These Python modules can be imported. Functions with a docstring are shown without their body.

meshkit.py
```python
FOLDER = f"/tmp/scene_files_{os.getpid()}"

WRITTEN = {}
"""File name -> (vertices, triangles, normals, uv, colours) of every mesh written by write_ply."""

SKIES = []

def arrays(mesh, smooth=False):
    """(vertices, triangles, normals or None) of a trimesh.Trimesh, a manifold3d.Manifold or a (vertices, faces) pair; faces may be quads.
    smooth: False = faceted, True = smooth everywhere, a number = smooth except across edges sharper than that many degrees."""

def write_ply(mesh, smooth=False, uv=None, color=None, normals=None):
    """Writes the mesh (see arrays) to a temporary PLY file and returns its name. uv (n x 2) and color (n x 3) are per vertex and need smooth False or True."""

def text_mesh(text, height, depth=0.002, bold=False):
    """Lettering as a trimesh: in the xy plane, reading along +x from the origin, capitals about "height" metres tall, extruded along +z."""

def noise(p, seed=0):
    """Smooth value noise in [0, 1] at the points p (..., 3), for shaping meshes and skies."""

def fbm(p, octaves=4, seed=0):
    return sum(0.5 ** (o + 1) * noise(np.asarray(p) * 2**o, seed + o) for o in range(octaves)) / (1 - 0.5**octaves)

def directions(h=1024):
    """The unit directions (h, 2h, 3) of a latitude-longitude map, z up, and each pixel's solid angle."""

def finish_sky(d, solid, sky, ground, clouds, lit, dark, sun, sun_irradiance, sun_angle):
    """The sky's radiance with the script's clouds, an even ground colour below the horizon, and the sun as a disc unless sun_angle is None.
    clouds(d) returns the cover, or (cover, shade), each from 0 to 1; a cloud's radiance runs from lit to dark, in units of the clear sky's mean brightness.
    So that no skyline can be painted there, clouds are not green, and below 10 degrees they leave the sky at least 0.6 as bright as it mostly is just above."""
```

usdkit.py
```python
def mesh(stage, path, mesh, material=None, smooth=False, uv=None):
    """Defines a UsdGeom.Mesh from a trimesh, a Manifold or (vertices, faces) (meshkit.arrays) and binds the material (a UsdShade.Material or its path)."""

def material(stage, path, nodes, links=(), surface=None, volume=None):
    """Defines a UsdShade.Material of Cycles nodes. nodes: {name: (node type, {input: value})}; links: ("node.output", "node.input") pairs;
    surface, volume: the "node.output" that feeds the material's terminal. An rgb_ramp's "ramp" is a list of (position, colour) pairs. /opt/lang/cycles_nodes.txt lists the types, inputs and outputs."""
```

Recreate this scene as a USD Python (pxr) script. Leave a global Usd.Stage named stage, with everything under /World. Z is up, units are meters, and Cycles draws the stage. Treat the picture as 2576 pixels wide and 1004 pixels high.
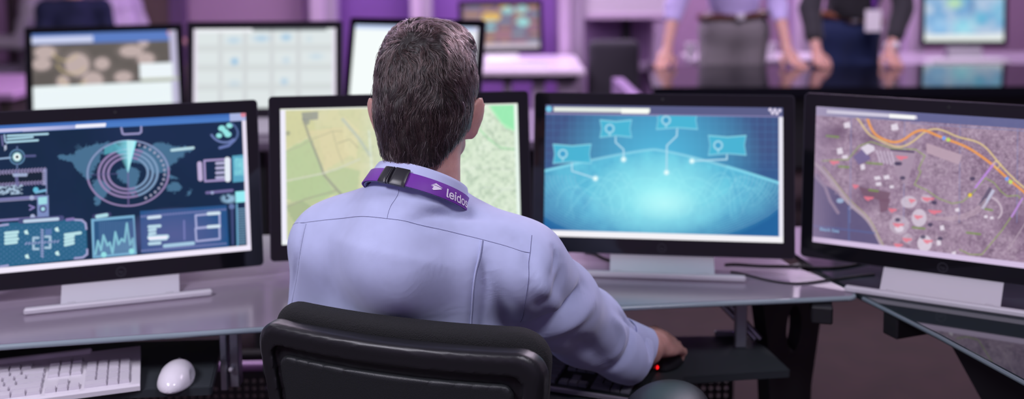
import math, numpy as np, trimesh, manifold3d as m3, shapely, usdkit, meshkit
from shapely import geometry as sg
from pxr import Usd, UsdGeom, UsdLux, UsdShade, Gf, Sdf, Vt
stage = Usd.Stage.CreateInMemory()
UsdGeom.SetStageUpAxis(stage, 'Z'); UsdGeom.SetStageMetersPerUnit(stage, 1.0)
UsdGeom.Xform.Define(stage, '/World'); UsdGeom.Scope.Define(stage, '/World/Looks')
RNG = np.random.default_rng(7)

# ---------------------------------------------------------------- camera
F, CX, CY = 2600.0, 1288.0, 150.0            # the picture is the lower part of a taller frame: the optical axis meets it high up
PITCH, ROLL, EYE = math.radians(5.508), math.radians(-0.261), np.array([0, 0, 1.40])
_cp, _sp, _cr, _sr = math.cos(PITCH), math.sin(PITCH), math.cos(ROLL), math.sin(ROLL)
FW = np.array([0, _cp, -_sp]); _u0 = np.array([0, _sp, _cp]); _r0 = np.array([1.0, 0, 0])
RT = _r0 * _cr + _u0 * _sr; UP = _u0 * _cr - _r0 * _sr
cam = UsdGeom.Camera.Define(stage, '/World/camera')
M = Gf.Matrix4d(1.0)
for i, r in enumerate((RT, UP, -FW)):
    M.SetRow3(i, Gf.Vec3d(*map(float, r)))
M.SetTranslateOnly(Gf.Vec3d(*map(float, EYE)))
cam.AddTransformOp().Set(M)
cam.CreateHorizontalApertureAttr(36.0); cam.CreateVerticalApertureAttr(36.0 * 1004 / 2576)
cam.CreateFocalLengthAttr(36.0 * F / 2576)
cam.CreateVerticalApertureOffsetAttr(-(502 - CY) / 2576 * 36.0)
cam.CreateFStopAttr(2.0); cam.CreateFocusDistanceAttr(1.56)
cam.CreateClippingRangeAttr(Gf.Vec2f(0.05, 100))
cam.CreateExposureAttr(0.0)

# ---------------------------------------------------------------- light: the room's ceiling panels and violet wall washers
def rect_light(name, pos, size, color, power, rot=(0, 0, 0)):
    l = UsdLux.RectLight.Define(stage, '/World/' + name)
    l.AddTranslateOp().Set(Gf.Vec3d(*pos)); l.AddRotateXYZOp().Set(Gf.Vec3f(*rot))
    l.CreateWidthAttr(size[0]); l.CreateHeightAttr(size[1])
    l.CreateColorAttr(Gf.Vec3f(*color)); l.CreateIntensityAttr(power)
    return l
LAV = (0.90, 0.87, 1.0); VIO = (0.95, 0.80, 1.0); DEEP = (0.50, 0.18, 1.0)
rect_light('ceiling_lamp', (-1.80, 0.15, 2.78), (0.9, 0.9), LAV, 34.0)
rect_light('ceiling_lamp_007', (0.95, 0.15, 2.78), (0.6, 0.6), LAV, 33.0)
rect_light('ceiling_lamp_001', (-2.7, 3.3, 2.78), (1.2, 0.6), LAV, 9.0)
rect_light('ceiling_lamp_002', (1.6, 3.0, 2.78), (1.2, 0.6), VIO, 9.0)
rect_light('ceiling_lamp_003', (-1.8, 5.4, 2.78), (1.2, 0.6), VIO, 26.0)
rect_light('ceiling_lamp_004', (1.7, 4.1, 2.78), (1.2, 0.6), VIO, 30.0)
rect_light('ceiling_lamp_005', (-0.2, 7.0, 2.78), (1.2, 0.6), VIO, 26.0)
rect_light('ceiling_lamp_006', (2.6, 7.2, 2.78), (1.2, 0.6), VIO, 22.0)
rect_light('wall_washer', (-0.9, 8.15, 2.72), (1.6, 0.15), DEEP, 60.0, (25, 0, 0))
dome = UsdLux.DomeLight.Define(stage, '/World/ambient_dome')
dome.CreateColorAttr(Gf.Vec3f(0.62, 0.5, 0.8)); dome.CreateIntensityAttr(0.04)

# ---------------------------------------------------------------- helpers
_used = {}
def numbered(path):
    n = _used.get(path, -1) + 1; _used[path] = n
    return path if n == 0 else f'{path}_{n:03d}'
def keys(p, label=None, cat=None, group=None, kind=None):
    for k, v in (('label', label), ('category', cat), ('group', group), ('kind', kind)):
        if v: p.SetCustomDataByKey(k, v)
    return p
def thing(name, label, cat, loc=(0, 0, 0), rotz=0.0, group=None, kind=None):
    x = UsdGeom.Xform.Define(stage, numbered('/World/' + name))
    x.AddTranslateOp().Set(Gf.Vec3d(*map(float, loc)))
    x.AddRotateZOp().Set(math.degrees(rotz))
    return keys(x.GetPrim(), label, cat, group, kind)
def obj(name, mesh, mat, parent=None, smooth=30, label=None, kind=None):
    base = str(parent.GetPath()) if parent is not None else '/World'
    m = usdkit.mesh(stage, numbered(base + '/' + name), mesh, mat, smooth)
    return keys(m.GetPrim(), label, None, None, kind)
def copy_of(root, loc, rotz, label, group=None, name=None):
    was = root.GetCustomData()
    r = thing(name or str(root.GetName()).rstrip('0123456789').rstrip('_'), label, was['category'], loc, rotz, group or was.get('group'))
    r.GetReferences().AddInternalReference(root.GetPath()); r.SetInstanceable(True)
    return r
cat_ = trimesh.util.concatenate
def T(mesh, loc=(0, 0, 0), rot=None):
    m = mesh.copy()
    if rot is not None:
        m.apply_transform(trimesh.transformations.euler_matrix(*rot))
    m.apply_translation(loc); return m
def box(x0, x1, y0, y1, z0, z1, c=0.0):
    """box with chamfered edges of width c"""
    sx, sy, sz = x1 - x0, y1 - y0, z1 - z0
    if c <= 0:
        m = trimesh.creation.box([sx, sy, sz])
    else:
        c = min(c, .45 * min(sx, sy, sz)); p = []
        for a in (-1, 1):
            for b in (-1, 1):
                for d in (-1, 1):
                    h = np.array([a * sx, b * sy, d * sz]) / 2
                    for k in range(3):
                        q = h - np.array([a, b, d]) * c; q[k] = h[k]; p.append(q)
        m = trimesh.convex.convex_hull(np.array(p))
    m.apply_translation([(x0 + x1) / 2, (y0 + y1) / 2, (z0 + z1) / 2]); return m
def rod(a, b, r, n=14):
    a, b = np.array(a, float), np.array(b, float)
    return trimesh.creation.cylinder(radius=r, segment=[a, b], sections=n)
def tube(pts, r, n=8, closed=False):
    """swept tube along a smoothed polyline"""
    pts = np.asarray(pts, float); m = len(pts)
    r = np.broadcast_to(np.asarray(r, float), (m,))
    t = np.gradient(pts, axis=0); t /= np.linalg.norm(t, axis=1)[:, None] + 1e-12
    ref = np.array([0, 0, 1.0]) if abs(t[:, 2]).max() < .9 else np.array([0.3, 1.0, 0.2])
    s = np.cross(t, ref); s /= np.linalg.norm(s, axis=1)[:, None] + 1e-12
    u = np.cross(s, t); a = np.arange(n) / n * 2 * np.pi
    v = pts[:, None] + r[:, None, None] * (np.cos(a)[None, :, None] * s[:, None] + np.sin(a)[None, :, None] * u[:, None])
    f = []
    for i in range(m - 1):
        for j in range(n):
            k = (j + 1) % n
            f += [[i * n + j, i * n + k, (i + 1) * n + k], [i * n + j, (i + 1) * n + k, (i + 1) * n + j]]
    v = v.reshape(-1, 3); c0 = len(v); v = np.vstack([v, pts[0], pts[-1]])
    for j in range(n):
        k = (j + 1) % n
        f += [[c0, k, j], [c0 + 1, (m - 1) * n + j, (m - 1) * n + k]]
    return trimesh.Trimesh(v, f, process=False)
def spline(pts, n=40):
    from scipy.interpolate import CubicSpline
    pts = np.asarray(pts, float); t = np.r_[0, np.cumsum(np.linalg.norm(np.diff(pts, axis=0), axis=1))]
    return CubicSpline(t, pts)(np.linspace(0, t[-1], n))
def extrude(poly, z0, z1):
    ps = getattr(poly, 'geoms', [poly])
    return T(cat_([trimesh.creation.extrude_polygon(p, z1 - z0, engine='earcut') for p in ps]), (0, 0, z0))
def rrect(w, h, r, cx=0, cy=0):
    return sg.box(cx - w / 2 + r, cy - h / 2 + r, cx + w / 2 - r, cy + h / 2 - r).buffer(r, quad_segs=6)
def to_xz(m):
    """mesh drawn in the xy plane and extruded along +z -> drawn in xz, extruded along -y"""
    m = m.copy(); m.apply_transform(trimesh.transformations.rotation_matrix(math.pi / 2, [1, 0, 0])); return m
def srgb(r, g, b):
    c = np.array([r, g, b], float) / 255
    return np.where(c < .04045, c / 12.92, ((c + .055) / 1.055) ** 2.4)

# ---------------------------------------------------------------- materials
_mats = {}
def mat(name, color, rough=.5, metal=0.0, bump=None, noise=None, **kw):
    """principled material; noise=(scale, amount) varies the colour, bump=(scale, strength) adds fine relief"""
    if name in _mats: return _mats[name]
    n = {'p': ('principled_bsdf', {'base_color': tuple(color), 'roughness': rough, 'metallic': metal, **kw})}; l = []
    if noise or bump:
        n['tc'] = ('texture_coordinate', {})
    if noise:
        s, a = noise
        n['nz'] = ('noise_texture', {'scale': s, 'detail': 4.0})
        c = np.array(color)
        n['rp'] = ('rgb_ramp', {'ramp': [(0.25, tuple(np.clip(c * (1 - a), 0, 1))), (0.75, tuple(np.clip(c * (1 + a), 0, 1)))]})
        l += [('tc.object', 'nz.vector'), ('nz.fac', 'rp.fac'), ('rp.color', 'p.base_color')]
    if bump:
        s, a = bump
        n['nb'] = ('noise_texture', {'scale': s, 'detail': 3.0})
        n['b'] = ('bump', {'strength': a, 'distance': .002})
        l += [('tc.object', 'nb.vector'), ('nb.fac', 'b.height'), ('b.normal', 'p.normal')]
    _mats[name] = usdkit.material(stage, '/World/Looks/' + name, n, l, surface='p.BSDF')
    return _mats[name]
def emit(name, color, strength):
    if name not in _mats:
        _mats[name] = usdkit.material(stage, '/World/Looks/' + name, {'e': ('emission', {'color': tuple(color), 'strength': strength})}, [], surface='e.emission')
    return _mats[name]
gloss_black = mat('gloss_black', (.006, .006, .009), .04)
dark_plastic = mat('dark_plastic', (.012, .012, .016), .38, bump=(900, .15))
satin_black = mat('satin_black', (.010, .010, .013), .5)
silver = mat('brushed_silver', (.66, .63, .69), .4, .2, bump=(600, .08))
steel = mat('steel', (.42, .44, .50), .3, .8)
white_plastic = mat('white_plastic', (.74, .70, .76), .25)
key_white = mat('key_white', (.66, .62, .69), .4)
screen_mat = usdkit.material(stage, '/World/Looks/lit_screen', {
    'a': ('attribute', {'attribute': 'displayColor'}),
    'p': ('principled_bsdf', {'base_color': (.004, .004, .006), 'roughness': .09, 'specular_ior_level': .35, 'emission_strength': 1.0})},
    [('a.color', 'p.emission_color')], surface='p.BSDF')

# ---------------------------------------------------------------- room shell
def struct(name, mesh, m):
    return obj(name, mesh, m, None, False, None, 'structure')
carpet = mat('carpet', (.020, .0075, .0095), .95, noise=(9, .22), bump=(450, .6))
wall_mauve = mat('wall_mauve', (.44, .29, .44), .75, noise=(3, .04))
ceil_paint = mat('ceiling_paint', (.58, .54, .64), .9)
dark_wall = mat('dark_wall', (.36, .28, .40), .85)
struct('floor', box(-5.2, 5.4, -1.6, 8.7, -.1, 0), carpet)
struct('ceiling', box(-5.2, 5.4, -1.6, 8.7, 2.8, 2.9), ceil_paint)
struct('wall_back', box(-5.2, 5.4, 8.6, 8.7, 0, 2.8), wall_mauve)
struct('wall_left', box(-5.3, -5.2, -1.6, 8.7, 0, 2.8), dark_wall)
struct('wall_right', box(5.4, 5.5, -1.6, 8.7, 0, 2.8), dark_wall)
struct('wall_front', box(-5.2, 5.4, -1.7, -1.6, 0, 2.8), dark_wall)
# ---------------------------------------------------------------- desks
glass_pale = usdkit.material(stage, '/World/Looks/frosted_desk_glass', {
    'p': ('principled_bsdf', {'base_color': (.265, .222, .285), 'roughness': .16, 'specular_ior_level': .45})}, [], surface='p.BSDF')
glass_dark = usdkit.material(stage, '/World/Looks/smoked_desk_glass', {
    'p': ('principled_bsdf', {'base_color': (.022, .03, .036), 'roughness': .03, 'specular_ior_level': .75})}, [], surface='p.BSDF')
glass_edge = mat('glass_edge', (.26, .32, .36), .15)
def slab(poly, z0, z1, c=.002):
    """glass top: body and a polished edge band"""
    inner = poly.buffer(-c)
    return cat_([extrude(inner, z1 - .001, z1), extrude(poly.buffer(-.0005), z0, z1 - .001)])
ZT = .74
def arc_front():
    x = np.linspace(-1.75, .655, 30)
    y = np.interp(x, [-1.75, -.89, -.455, .174, .415, .655], [1.54, 1.739, 1.819, 1.922, 1.95, 1.976])
    return list(zip(x, y))
corner = [(.655 + .02 * math.sin(a), 1.996 - .02 * math.cos(a)) for a in np.linspace(0.1, 1.7, 6)]
main_poly = sg.Polygon(arc_front() + corner + [(.634, 2.117), (.60, 2.19), (.545, 2.48), (-1.75, 2.42)])
desk = thing('glass_desk', 'long pale frosted glass desk carrying the radar, aerial map and globe monitors', 'desk', (0, 0, 0))
obj('glass_top', slab(main_poly, ZT - .011, ZT), glass_pale, desk, 20)
edge_line = arc_front() + corner + [(.634, 2.117)]
obj('polished_edge', tube([(x, y - .0005, ZT - .0055) for x, y in edge_line], .0053, 8), glass_edge, desk, True)
# under the glass: side panels with an oval hole, beams, brackets
def side_panel(pts, hole, th):
    p = sg.Polygon(pts)
    if hole:
        cx, cy, rx, ry = hole
        p = p.difference(shapely.affinity.scale(sg.Point(cx, cy).buffer(1, quad_segs=12), rx, ry))
    return to_xz(extrude(p, -th / 2, th / 2))
leg_profile = [(-.20, 0), (.20, 0), (.17, .05), (.07, .12), (.075, .45), (.13, .70), (.13, .7285), (-.13, .7285), (-.10, .60), (-.07, .30), (-.09, .10), (-.2, .05)]
def side_leg(x, y, rz):
    m = side_panel(leg_profile, (.0, .60, .028, .052), .03); return T(m, (x, y, 0), (0, 0, rz))
obj('side_leg', side_leg(.600, 2.19, math.radians(42)), satin_black, desk)
obj('side_leg', side_leg(-1.2, 2.05, math.radians(75)), satin_black, desk)
obj('bracket', T(box(-.02, .02, -.12, .12, -.034, 0, .003), (.628, 2.06, ZT - .012), (0, 0, -.25)), satin_black, desk)
obj('frame_beam', T(box(-.58, .58, -.02, .02, -.04, 0, .002), (-.05, 2.36, ZT - .012), (0, 0, .05)), satin_black, desk)
for (bx, by) in ((-.531, 1.885),):
    br = cat_([box(-.0165, -.004, -.02, .02, 0, .128, .0015), box(.0, .0165, -.014, .014, .004, .128, .0015)])
    obj('tray_bracket', T(br, (bx, by, .60)), steel, desk)
    obj('bracket_bolt', T(trimesh.creation.icosphere(2, .005), (bx + .004, by - .02, .641)), silver, desk)
obj('tray_bracket', box(.488, .508, 2.2, 2.215, .60, .729, .002), steel, desk)
for dx in (0, .022):
    obj('slide_rail', rod((.395 + dx, 2.16, .716), (.505 + dx * .5, 2.09, .610), .006), steel, desk)
obj('rail_cap', T(box(-.012, .012, -.010, .010, -.014, .014, .003), (.393, 2.155, .708)), satin_black, desk)
# perforated modesty panel with a lilac top rail
py0, pz1 = 2.52, .398
sheet = sg.box(-1.15, .1, .56, pz1 - .012)
holes = [sg.Point(-1.13 + .0192 * i, pz1 - .045 - .0192 * j).buffer(.0047, quad_segs=2) for i in range(88) for j in range(8)
         if not (j == 0 and (i % 9) < 5)]
sheet = sheet.difference(shapely.union_all(holes))
panel_mat = mat('panel_grey', (.035, .036, .036), .6)
obj('modesty_panel', T(to_xz(extrude(sheet, -.0015, .0015)), (0, py0, 0), (0, 0, .03)), panel_mat, desk)
obj('panel_rail', T(box(-1.15, .56, -.012, .012, pz1 - .014, pz1 + .004, .004), (0, py0 - .002, 0), (0, 0, .03)), mat('lilac_metal', (.62, .36, .72), .35), desk)
obj('cable_trough', T(box(-1.15, -.30, .02, .06, pz1 - .05, pz1 + .008, .006), (0, py0 + .02, 0), (0, 0, .03)), mat('trough_black', (.006, .006, .007), .9), desk)
# right-hand desk
right_poly = sg.Polygon([(.690, 1.968), (.703, 1.925), (.75, 1.77), (.802, 1.568), (.99, .85), (1.9, .95), (1.9, 2.55), (.60, 2.5), (.652, 2.13), (.684, 1.985)])
desk2 = thing('glass_desk', 'dark smoked glass desk under the satellite map monitor, mirroring its screen', 'desk', (0, 0, 0))
obj('glass_top', slab(right_poly, ZT - .011, ZT), glass_dark, desk2, 20)
obj('polished_edge', tube([(x, y, ZT - .0055) for x, y in [(.688, 1.975), (.703, 1.925), (.75, 1.77), (.802, 1.568), (.99, .85)]], .0042, 8), mat('glass_edge_dark', (.13, .16, .185), .2), desk2, True)
obj('bracket', T(box(-.02, .02, -.05, .05, -.045, 0, .003), (.762, 1.925, ZT - .012), (0, 0, -1.2)), satin_black, desk2)
leg2 = side_panel([(-.25, 0), (.26, 0), (.2, .06), (.10, .14), (.11, .5), (.20, .729), (-.26, .729), (-.20, .62), (-.10, .44), (-.08, .14), (-.24, .06)], (.0, .61, .045, .05), .03)
obj('side_leg', T(leg2, (1.07, 1.93, 0), (0, 0, -.25)), satin_black, desk2)
obj('frame_beam', T(box(-.5, .5, -.02, .02, -.04, 0, .002), (1.25, 2.3, ZT - .012), (0, 0, -.4)), satin_black, desk2)

# ---------------------------------------------------------------- all-in-one monitors
SW, SH = .509, .286
class Canvas:
    """flat screen picture, held as one colour per vertex of the display's face.
    c0 maps the face's own (s, t) metres to the pixel grid in which the picture was measured."""
    def __init__(s, nx, ny, quad, bg):
        u, v = np.meshgrid(np.linspace(0, 1, nx), np.linspace(0, 1, ny))
        s.u, s.v, s.nx, s.ny = u, v, nx, ny
        q = np.asarray(quad, float)                       # TL TR BR BL as measured
        A = []; b = []
        for (uu, vv), (x, y) in zip(((0, 0), (1, 0), (1, 1), (0, 1)), q):
            A += [[uu, vv, 1, 0, 0, 0, -uu * x, -vv * x], [0, 0, 0, uu, vv, 1, -uu * y, -vv * y]]; b += [x, y]
        h = np.append(np.linalg.solve(np.array(A), np.array(b)), 1).reshape(3, 3)
        w = h[2, 0] * u + h[2, 1] * v + 1
        s.x = (h[0, 0] * u + h[0, 1] * v + h[0, 2]) / w; s.y = (h[1, 0] * u + h[1, 1] * v + h[1, 2]) / w
        s.c = np.ones((ny, nx, 3)) * srgb(*bg)
        s.aa = 1.0
    def put(s, mask, col, a=1.0):
        m = np.clip(mask, 0, 1)[..., None] * a
        s.c = s.c * (1 - m) + (srgb(*col) if len(np.shape(col)) == 1 else col) * m
    def add(s, mask, col, a=1.0):
        s.c = s.c + np.clip(mask, 0, None)[..., None] * a * srgb(*col)
    def cov(s, d):
        return np.clip(.5 - d / s.aa, 0, 1)
    def uvrect(s, u0, v0, u1, v1, col, a=1.0):
        d = np.maximum(np.maximum(u0 - s.u, s.u - u1) * s.nx, np.maximum(v0 - s.v, s.v - v1) * s.ny)
        s.put(np.clip(.5 - d, 0, 1), col, a)
    def poly(s, pts, col, a=1.0, jag=0.0, seed=0):
        p = np.asarray(pts, float); n = len(p)
        x, y = s.x, s.y
        if jag:
            x = x + jag * (meshkit.noise(np.stack([s.x / 3, s.y / 3, 0 * x], -1), seed) - .5) * 2
            y = y + jag * (meshkit.noise(np.stack([s.x / 3, s.y / 3, 0 * x + 9], -1), seed) - .5) * 2
        sel = (x > p[:, 0].min() - 4) & (x < p[:, 0].max() + 4) & (y > p[:, 1].min() - 4) & (y < p[:, 1].max() + 4)
        X, Y = x[sel], y[sel]; ins = np.zeros(len(X), bool); dm = np.full(len(X), 1e9)
        for i in range(n):
            a_, b_ = p[i], p[(i + 1) % n]; e = b_ - a_
            wx, wy = X - a_[0], Y - a_[1]; t = np.clip((wx * e[0] + wy * e[1]) / (e @ e + 1e-9), 0, 1)
            dm = np.minimum(dm, np.hypot(wx - t * e[0], wy - t * e[1]))
            c = ((a_[1] <= Y) & (b_[1] > Y)) | ((b_[1] <= Y) & (a_[1] > Y))
            xx = a_[0] + (Y - a_[1]) / (e[1] if abs(e[1]) > 1e-9 else 1e-9) * e[0]
            ins ^= c & (X < xx)
        m = np.zeros_like(s.x); m[sel] = s.cov(np.where(ins, -dm, dm)); s.put(m, col, a)
    def dline(s, pts):
        p = np.asarray(pts, float); dm = np.full(s.x.shape, 1e9)
        for a_, b_ in zip(p[:-1], p[1:]):
            e = b_ - a_; wx, wy = s.x - a_[0], s.y - a_[1]
            t = np.clip((wx * e[0] + wy * e[1]) / (e @ e + 1e-9), 0, 1)
            dm = np.minimum(dm, np.hypot(wx - t * e[0], wy - t * e[1]))
        return dm
    def line(s, pts, w, col, a=1.0):
        s.put(s.cov(s.dline(pts) - w / 2), col, a)
    def frame(s, pts, w, col, a=1.0):
        s.line(list(pts) + [pts[0]], w, col, a)
    def disc(s, cx, cy, r, col, a=1.0, ry=None):
        k = 1 if ry is None else r / ry
        s.put(s.cov(np.hypot(s.x - cx, (s.y - cy) * k) - r), col, a)
    def ring(s, cx, cy, rx, ry, w, col, a=1.0, a0=None, a1=None, tilt=0.0):
        dx, dy = s.x - cx, s.y - cy + tilt * (s.x - cx)
        d = np.abs(np.hypot(dx, dy * rx / ry) - rx) - w / 2; m = s.cov(d)
        if a0 is not None:
            an = np.degrees(np.arctan2(-(dy * rx / ry), dx)) % 360
            m = m * ((((an - a0) % 360) <= (a1 - a0) % 360))
        s.put(m, col, a)
    def fbm(s, sc, seed=0, o=4, ax=1.0):
        return meshkit.fbm(np.stack([s.x / sc, s.y / sc * ax, 0 * s.x + seed * 3.7], -1), o, seed)
    def glow(s, cx, cy, rx, ry, col, a, p=1.0):
        r = np.hypot((s.x - cx) / rx, (s.y - cy) / ry); s.put(np.clip(1 - r, 0, 1) ** p, col, a)
def screen_mesh(cv, path, gain=1.0):
    X = (cv.u - .5) * SW; Z = (1 - cv.v) * SH
    v = np.stack([X, 0 * X - .0004, Z], -1).reshape(-1, 3)
    i = np.arange(cv.nx * cv.ny).reshape(cv.ny, cv.nx)
    q = np.stack([i[1:, :-1], i[1:, 1:], i[:-1, 1:], i[:-1, :-1]], -1).reshape(-1, 4)
    return v, q, np.clip(cv.c * gain, 0, 3).reshape(-1, 3)
def define_screen(path, v, q, col):
    m = UsdGeom.Mesh.Define(stage, path)
    m.CreatePointsAttr(Vt.Vec3fArray.FromNumpy(v.astype(np.float32)))
    m.CreateFaceVertexCountsAttr(Vt.IntArray.FromNumpy(np.full(len(q), 4, np.int32)))
    m.CreateFaceVertexIndicesAttr(Vt.IntArray.FromNumpy(q.astype(np.int32).ravel()))
    m.CreateSubdivisionSchemeAttr('none')
    UsdGeom.PrimvarsAPI(m).CreatePrimvar('displayColor', Sdf.ValueTypeNames.Color3fArray, 'vertex').Set(Vt.Vec3fArray.FromNumpy(col.astype(np.float32)))
    UsdShade.MaterialBindingAPI.Apply(m.GetPrim()).Bind(screen_mat)
    return m.GetPrim()
frame_trim = mat('frame_trim', (.06, .055, .075), .25, .4)
logo_mat = mat('logo_grey', (.035, .035, .045), .35)
BZ_S, BZ_T, BZ_B = .0245, .027, .034
def leaning(m, tilt, base):
    """tilts a screen-plane mesh back about its lower edge and lifts it to the screen's height over the desk"""
    m = m.copy(); m.apply_transform(trimesh.transformations.rotation_matrix(-tilt, [1, 0, 0])); m.apply_translation([0, 0, base]); return m
def monitor(label, pos, yaw, tilt, canvas, base=.06, gain=1.0, zdesk=ZT, detailed=True, group=None):
    t = thing('monitor', label, 'monitor', (pos[0], pos[1], zdesk), yaw, group)
    w, h = SW + 2 * BZ_S, SH + BZ_T + BZ_B; cz = SH / 2 + (BZ_T - BZ_B) / 2
    outer = rrect(w, h, .009, 0, cz)
    hole = sg.box(-SW / 2, 0, SW / 2, SH)
    L = lambda m: leaning(m, tilt, base)
    obj('bezel', L(to_xz(extrude(outer.buffer(-.0015).difference(hole), -.002, .0012))), gloss_black, t, 20)
    rim = cat_([to_xz(extrude(outer.difference(outer.buffer(-.0022)), -.003, .0006))])
    obj('frame_rim', L(rim), frame_trim, t, 20)
    back = m3.Manifold.hull_points(np.vstack([np.c_[np.array(outer.exterior.coords)[:, 0], np.full(len(outer.exterior.coords), .003), np.array(outer.exterior.coords)[:, 1]],
        np.c_[np.array(outer.buffer(-.006).exterior.coords)[:, 0], np.full(len(outer.buffer(-.006).exterior.coords), .026), np.array(outer.buffer(-.006).exterior.coords)[:, 1]],
        np.c_[np.array(outer.buffer(-.07).exterior.coords)[:, 0], np.full(len(outer.buffer(-.07).exterior.coords), .048), np.array(outer.buffer(-.07).exterior.coords)[:, 1]]]))
    mm = back.to_mesh(); obj('back_shell', L(trimesh.Trimesh(mm.vert_properties[:, :3], mm.tri_verts)), dark_plastic, t, 30)
    v, q, c = screen_mesh(canvas, None, gain)
    ca, sa = math.cos(tilt), math.sin(tilt)
    v = np.stack([v[:, 0], v[:, 1] * ca + v[:, 2] * sa, v[:, 2] * ca - v[:, 1] * sa + base], -1)
    define_screen(numbered(str(t.GetPath()) + '/screen'), v, q, c)
    if detailed:
        ring = sg.Point(0, -BZ_B * .55).buffer(.0095).difference(sg.Point(0, -BZ_B * .55).buffer(.0082))
        lg = to_xz(extrude(ring, .0012, .0016))
        tx = meshkit.text_mesh('hp', .0065, .0004); tx.apply_translation([-(tx.bounds[0, 0] + tx.bounds[1, 0]) / 2, -BZ_B * .55 - .0035, .0012])
        obj('logo', L(cat_([lg, to_xz(tx)])), logo_mat, t, False)
        obj('webcam', L(T(trimesh.creation.cylinder(.0032, .0006, sections=16), (0, -.0015, SH + BZ_T * .55), (math.pi / 2, 0, 0))), satin_black, t, False)
    # easel stand: front plate, foot bar, rear leg
    plate = np.array([[-.109, -.056, .003], [.109, -.056, .003], [.110, -.008, base - .036], [-.110, -.008, base - .036]])
    pl = m3.Manifold.hull_points(np.vstack([plate, plate + [0, .006, .003]])).to_mesh()
    obj('stand_plate', trimesh.Trimesh(pl.vert_properties[:, :3], pl.tri_verts), silver, t, False)
    obj('foot_bar', box(-.17, .17, -.0925, -.0775, .0005, .0125, .003), silver, t, False)
    for x in (-.09, .09): obj('stand_arm', box(x - .008, x + .008, -.079, -.045, .001, .006, .0015), silver, t, False)
    ly = max(.1, tilt * .5 + .06)
    obj('rear_leg', T(cat_([box(-.06, .06, -.004, .004, 0, .2, .002)]), (0, ly + .08, .003), (.42, 0, 0)), silver, t, False)
    return t
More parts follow.
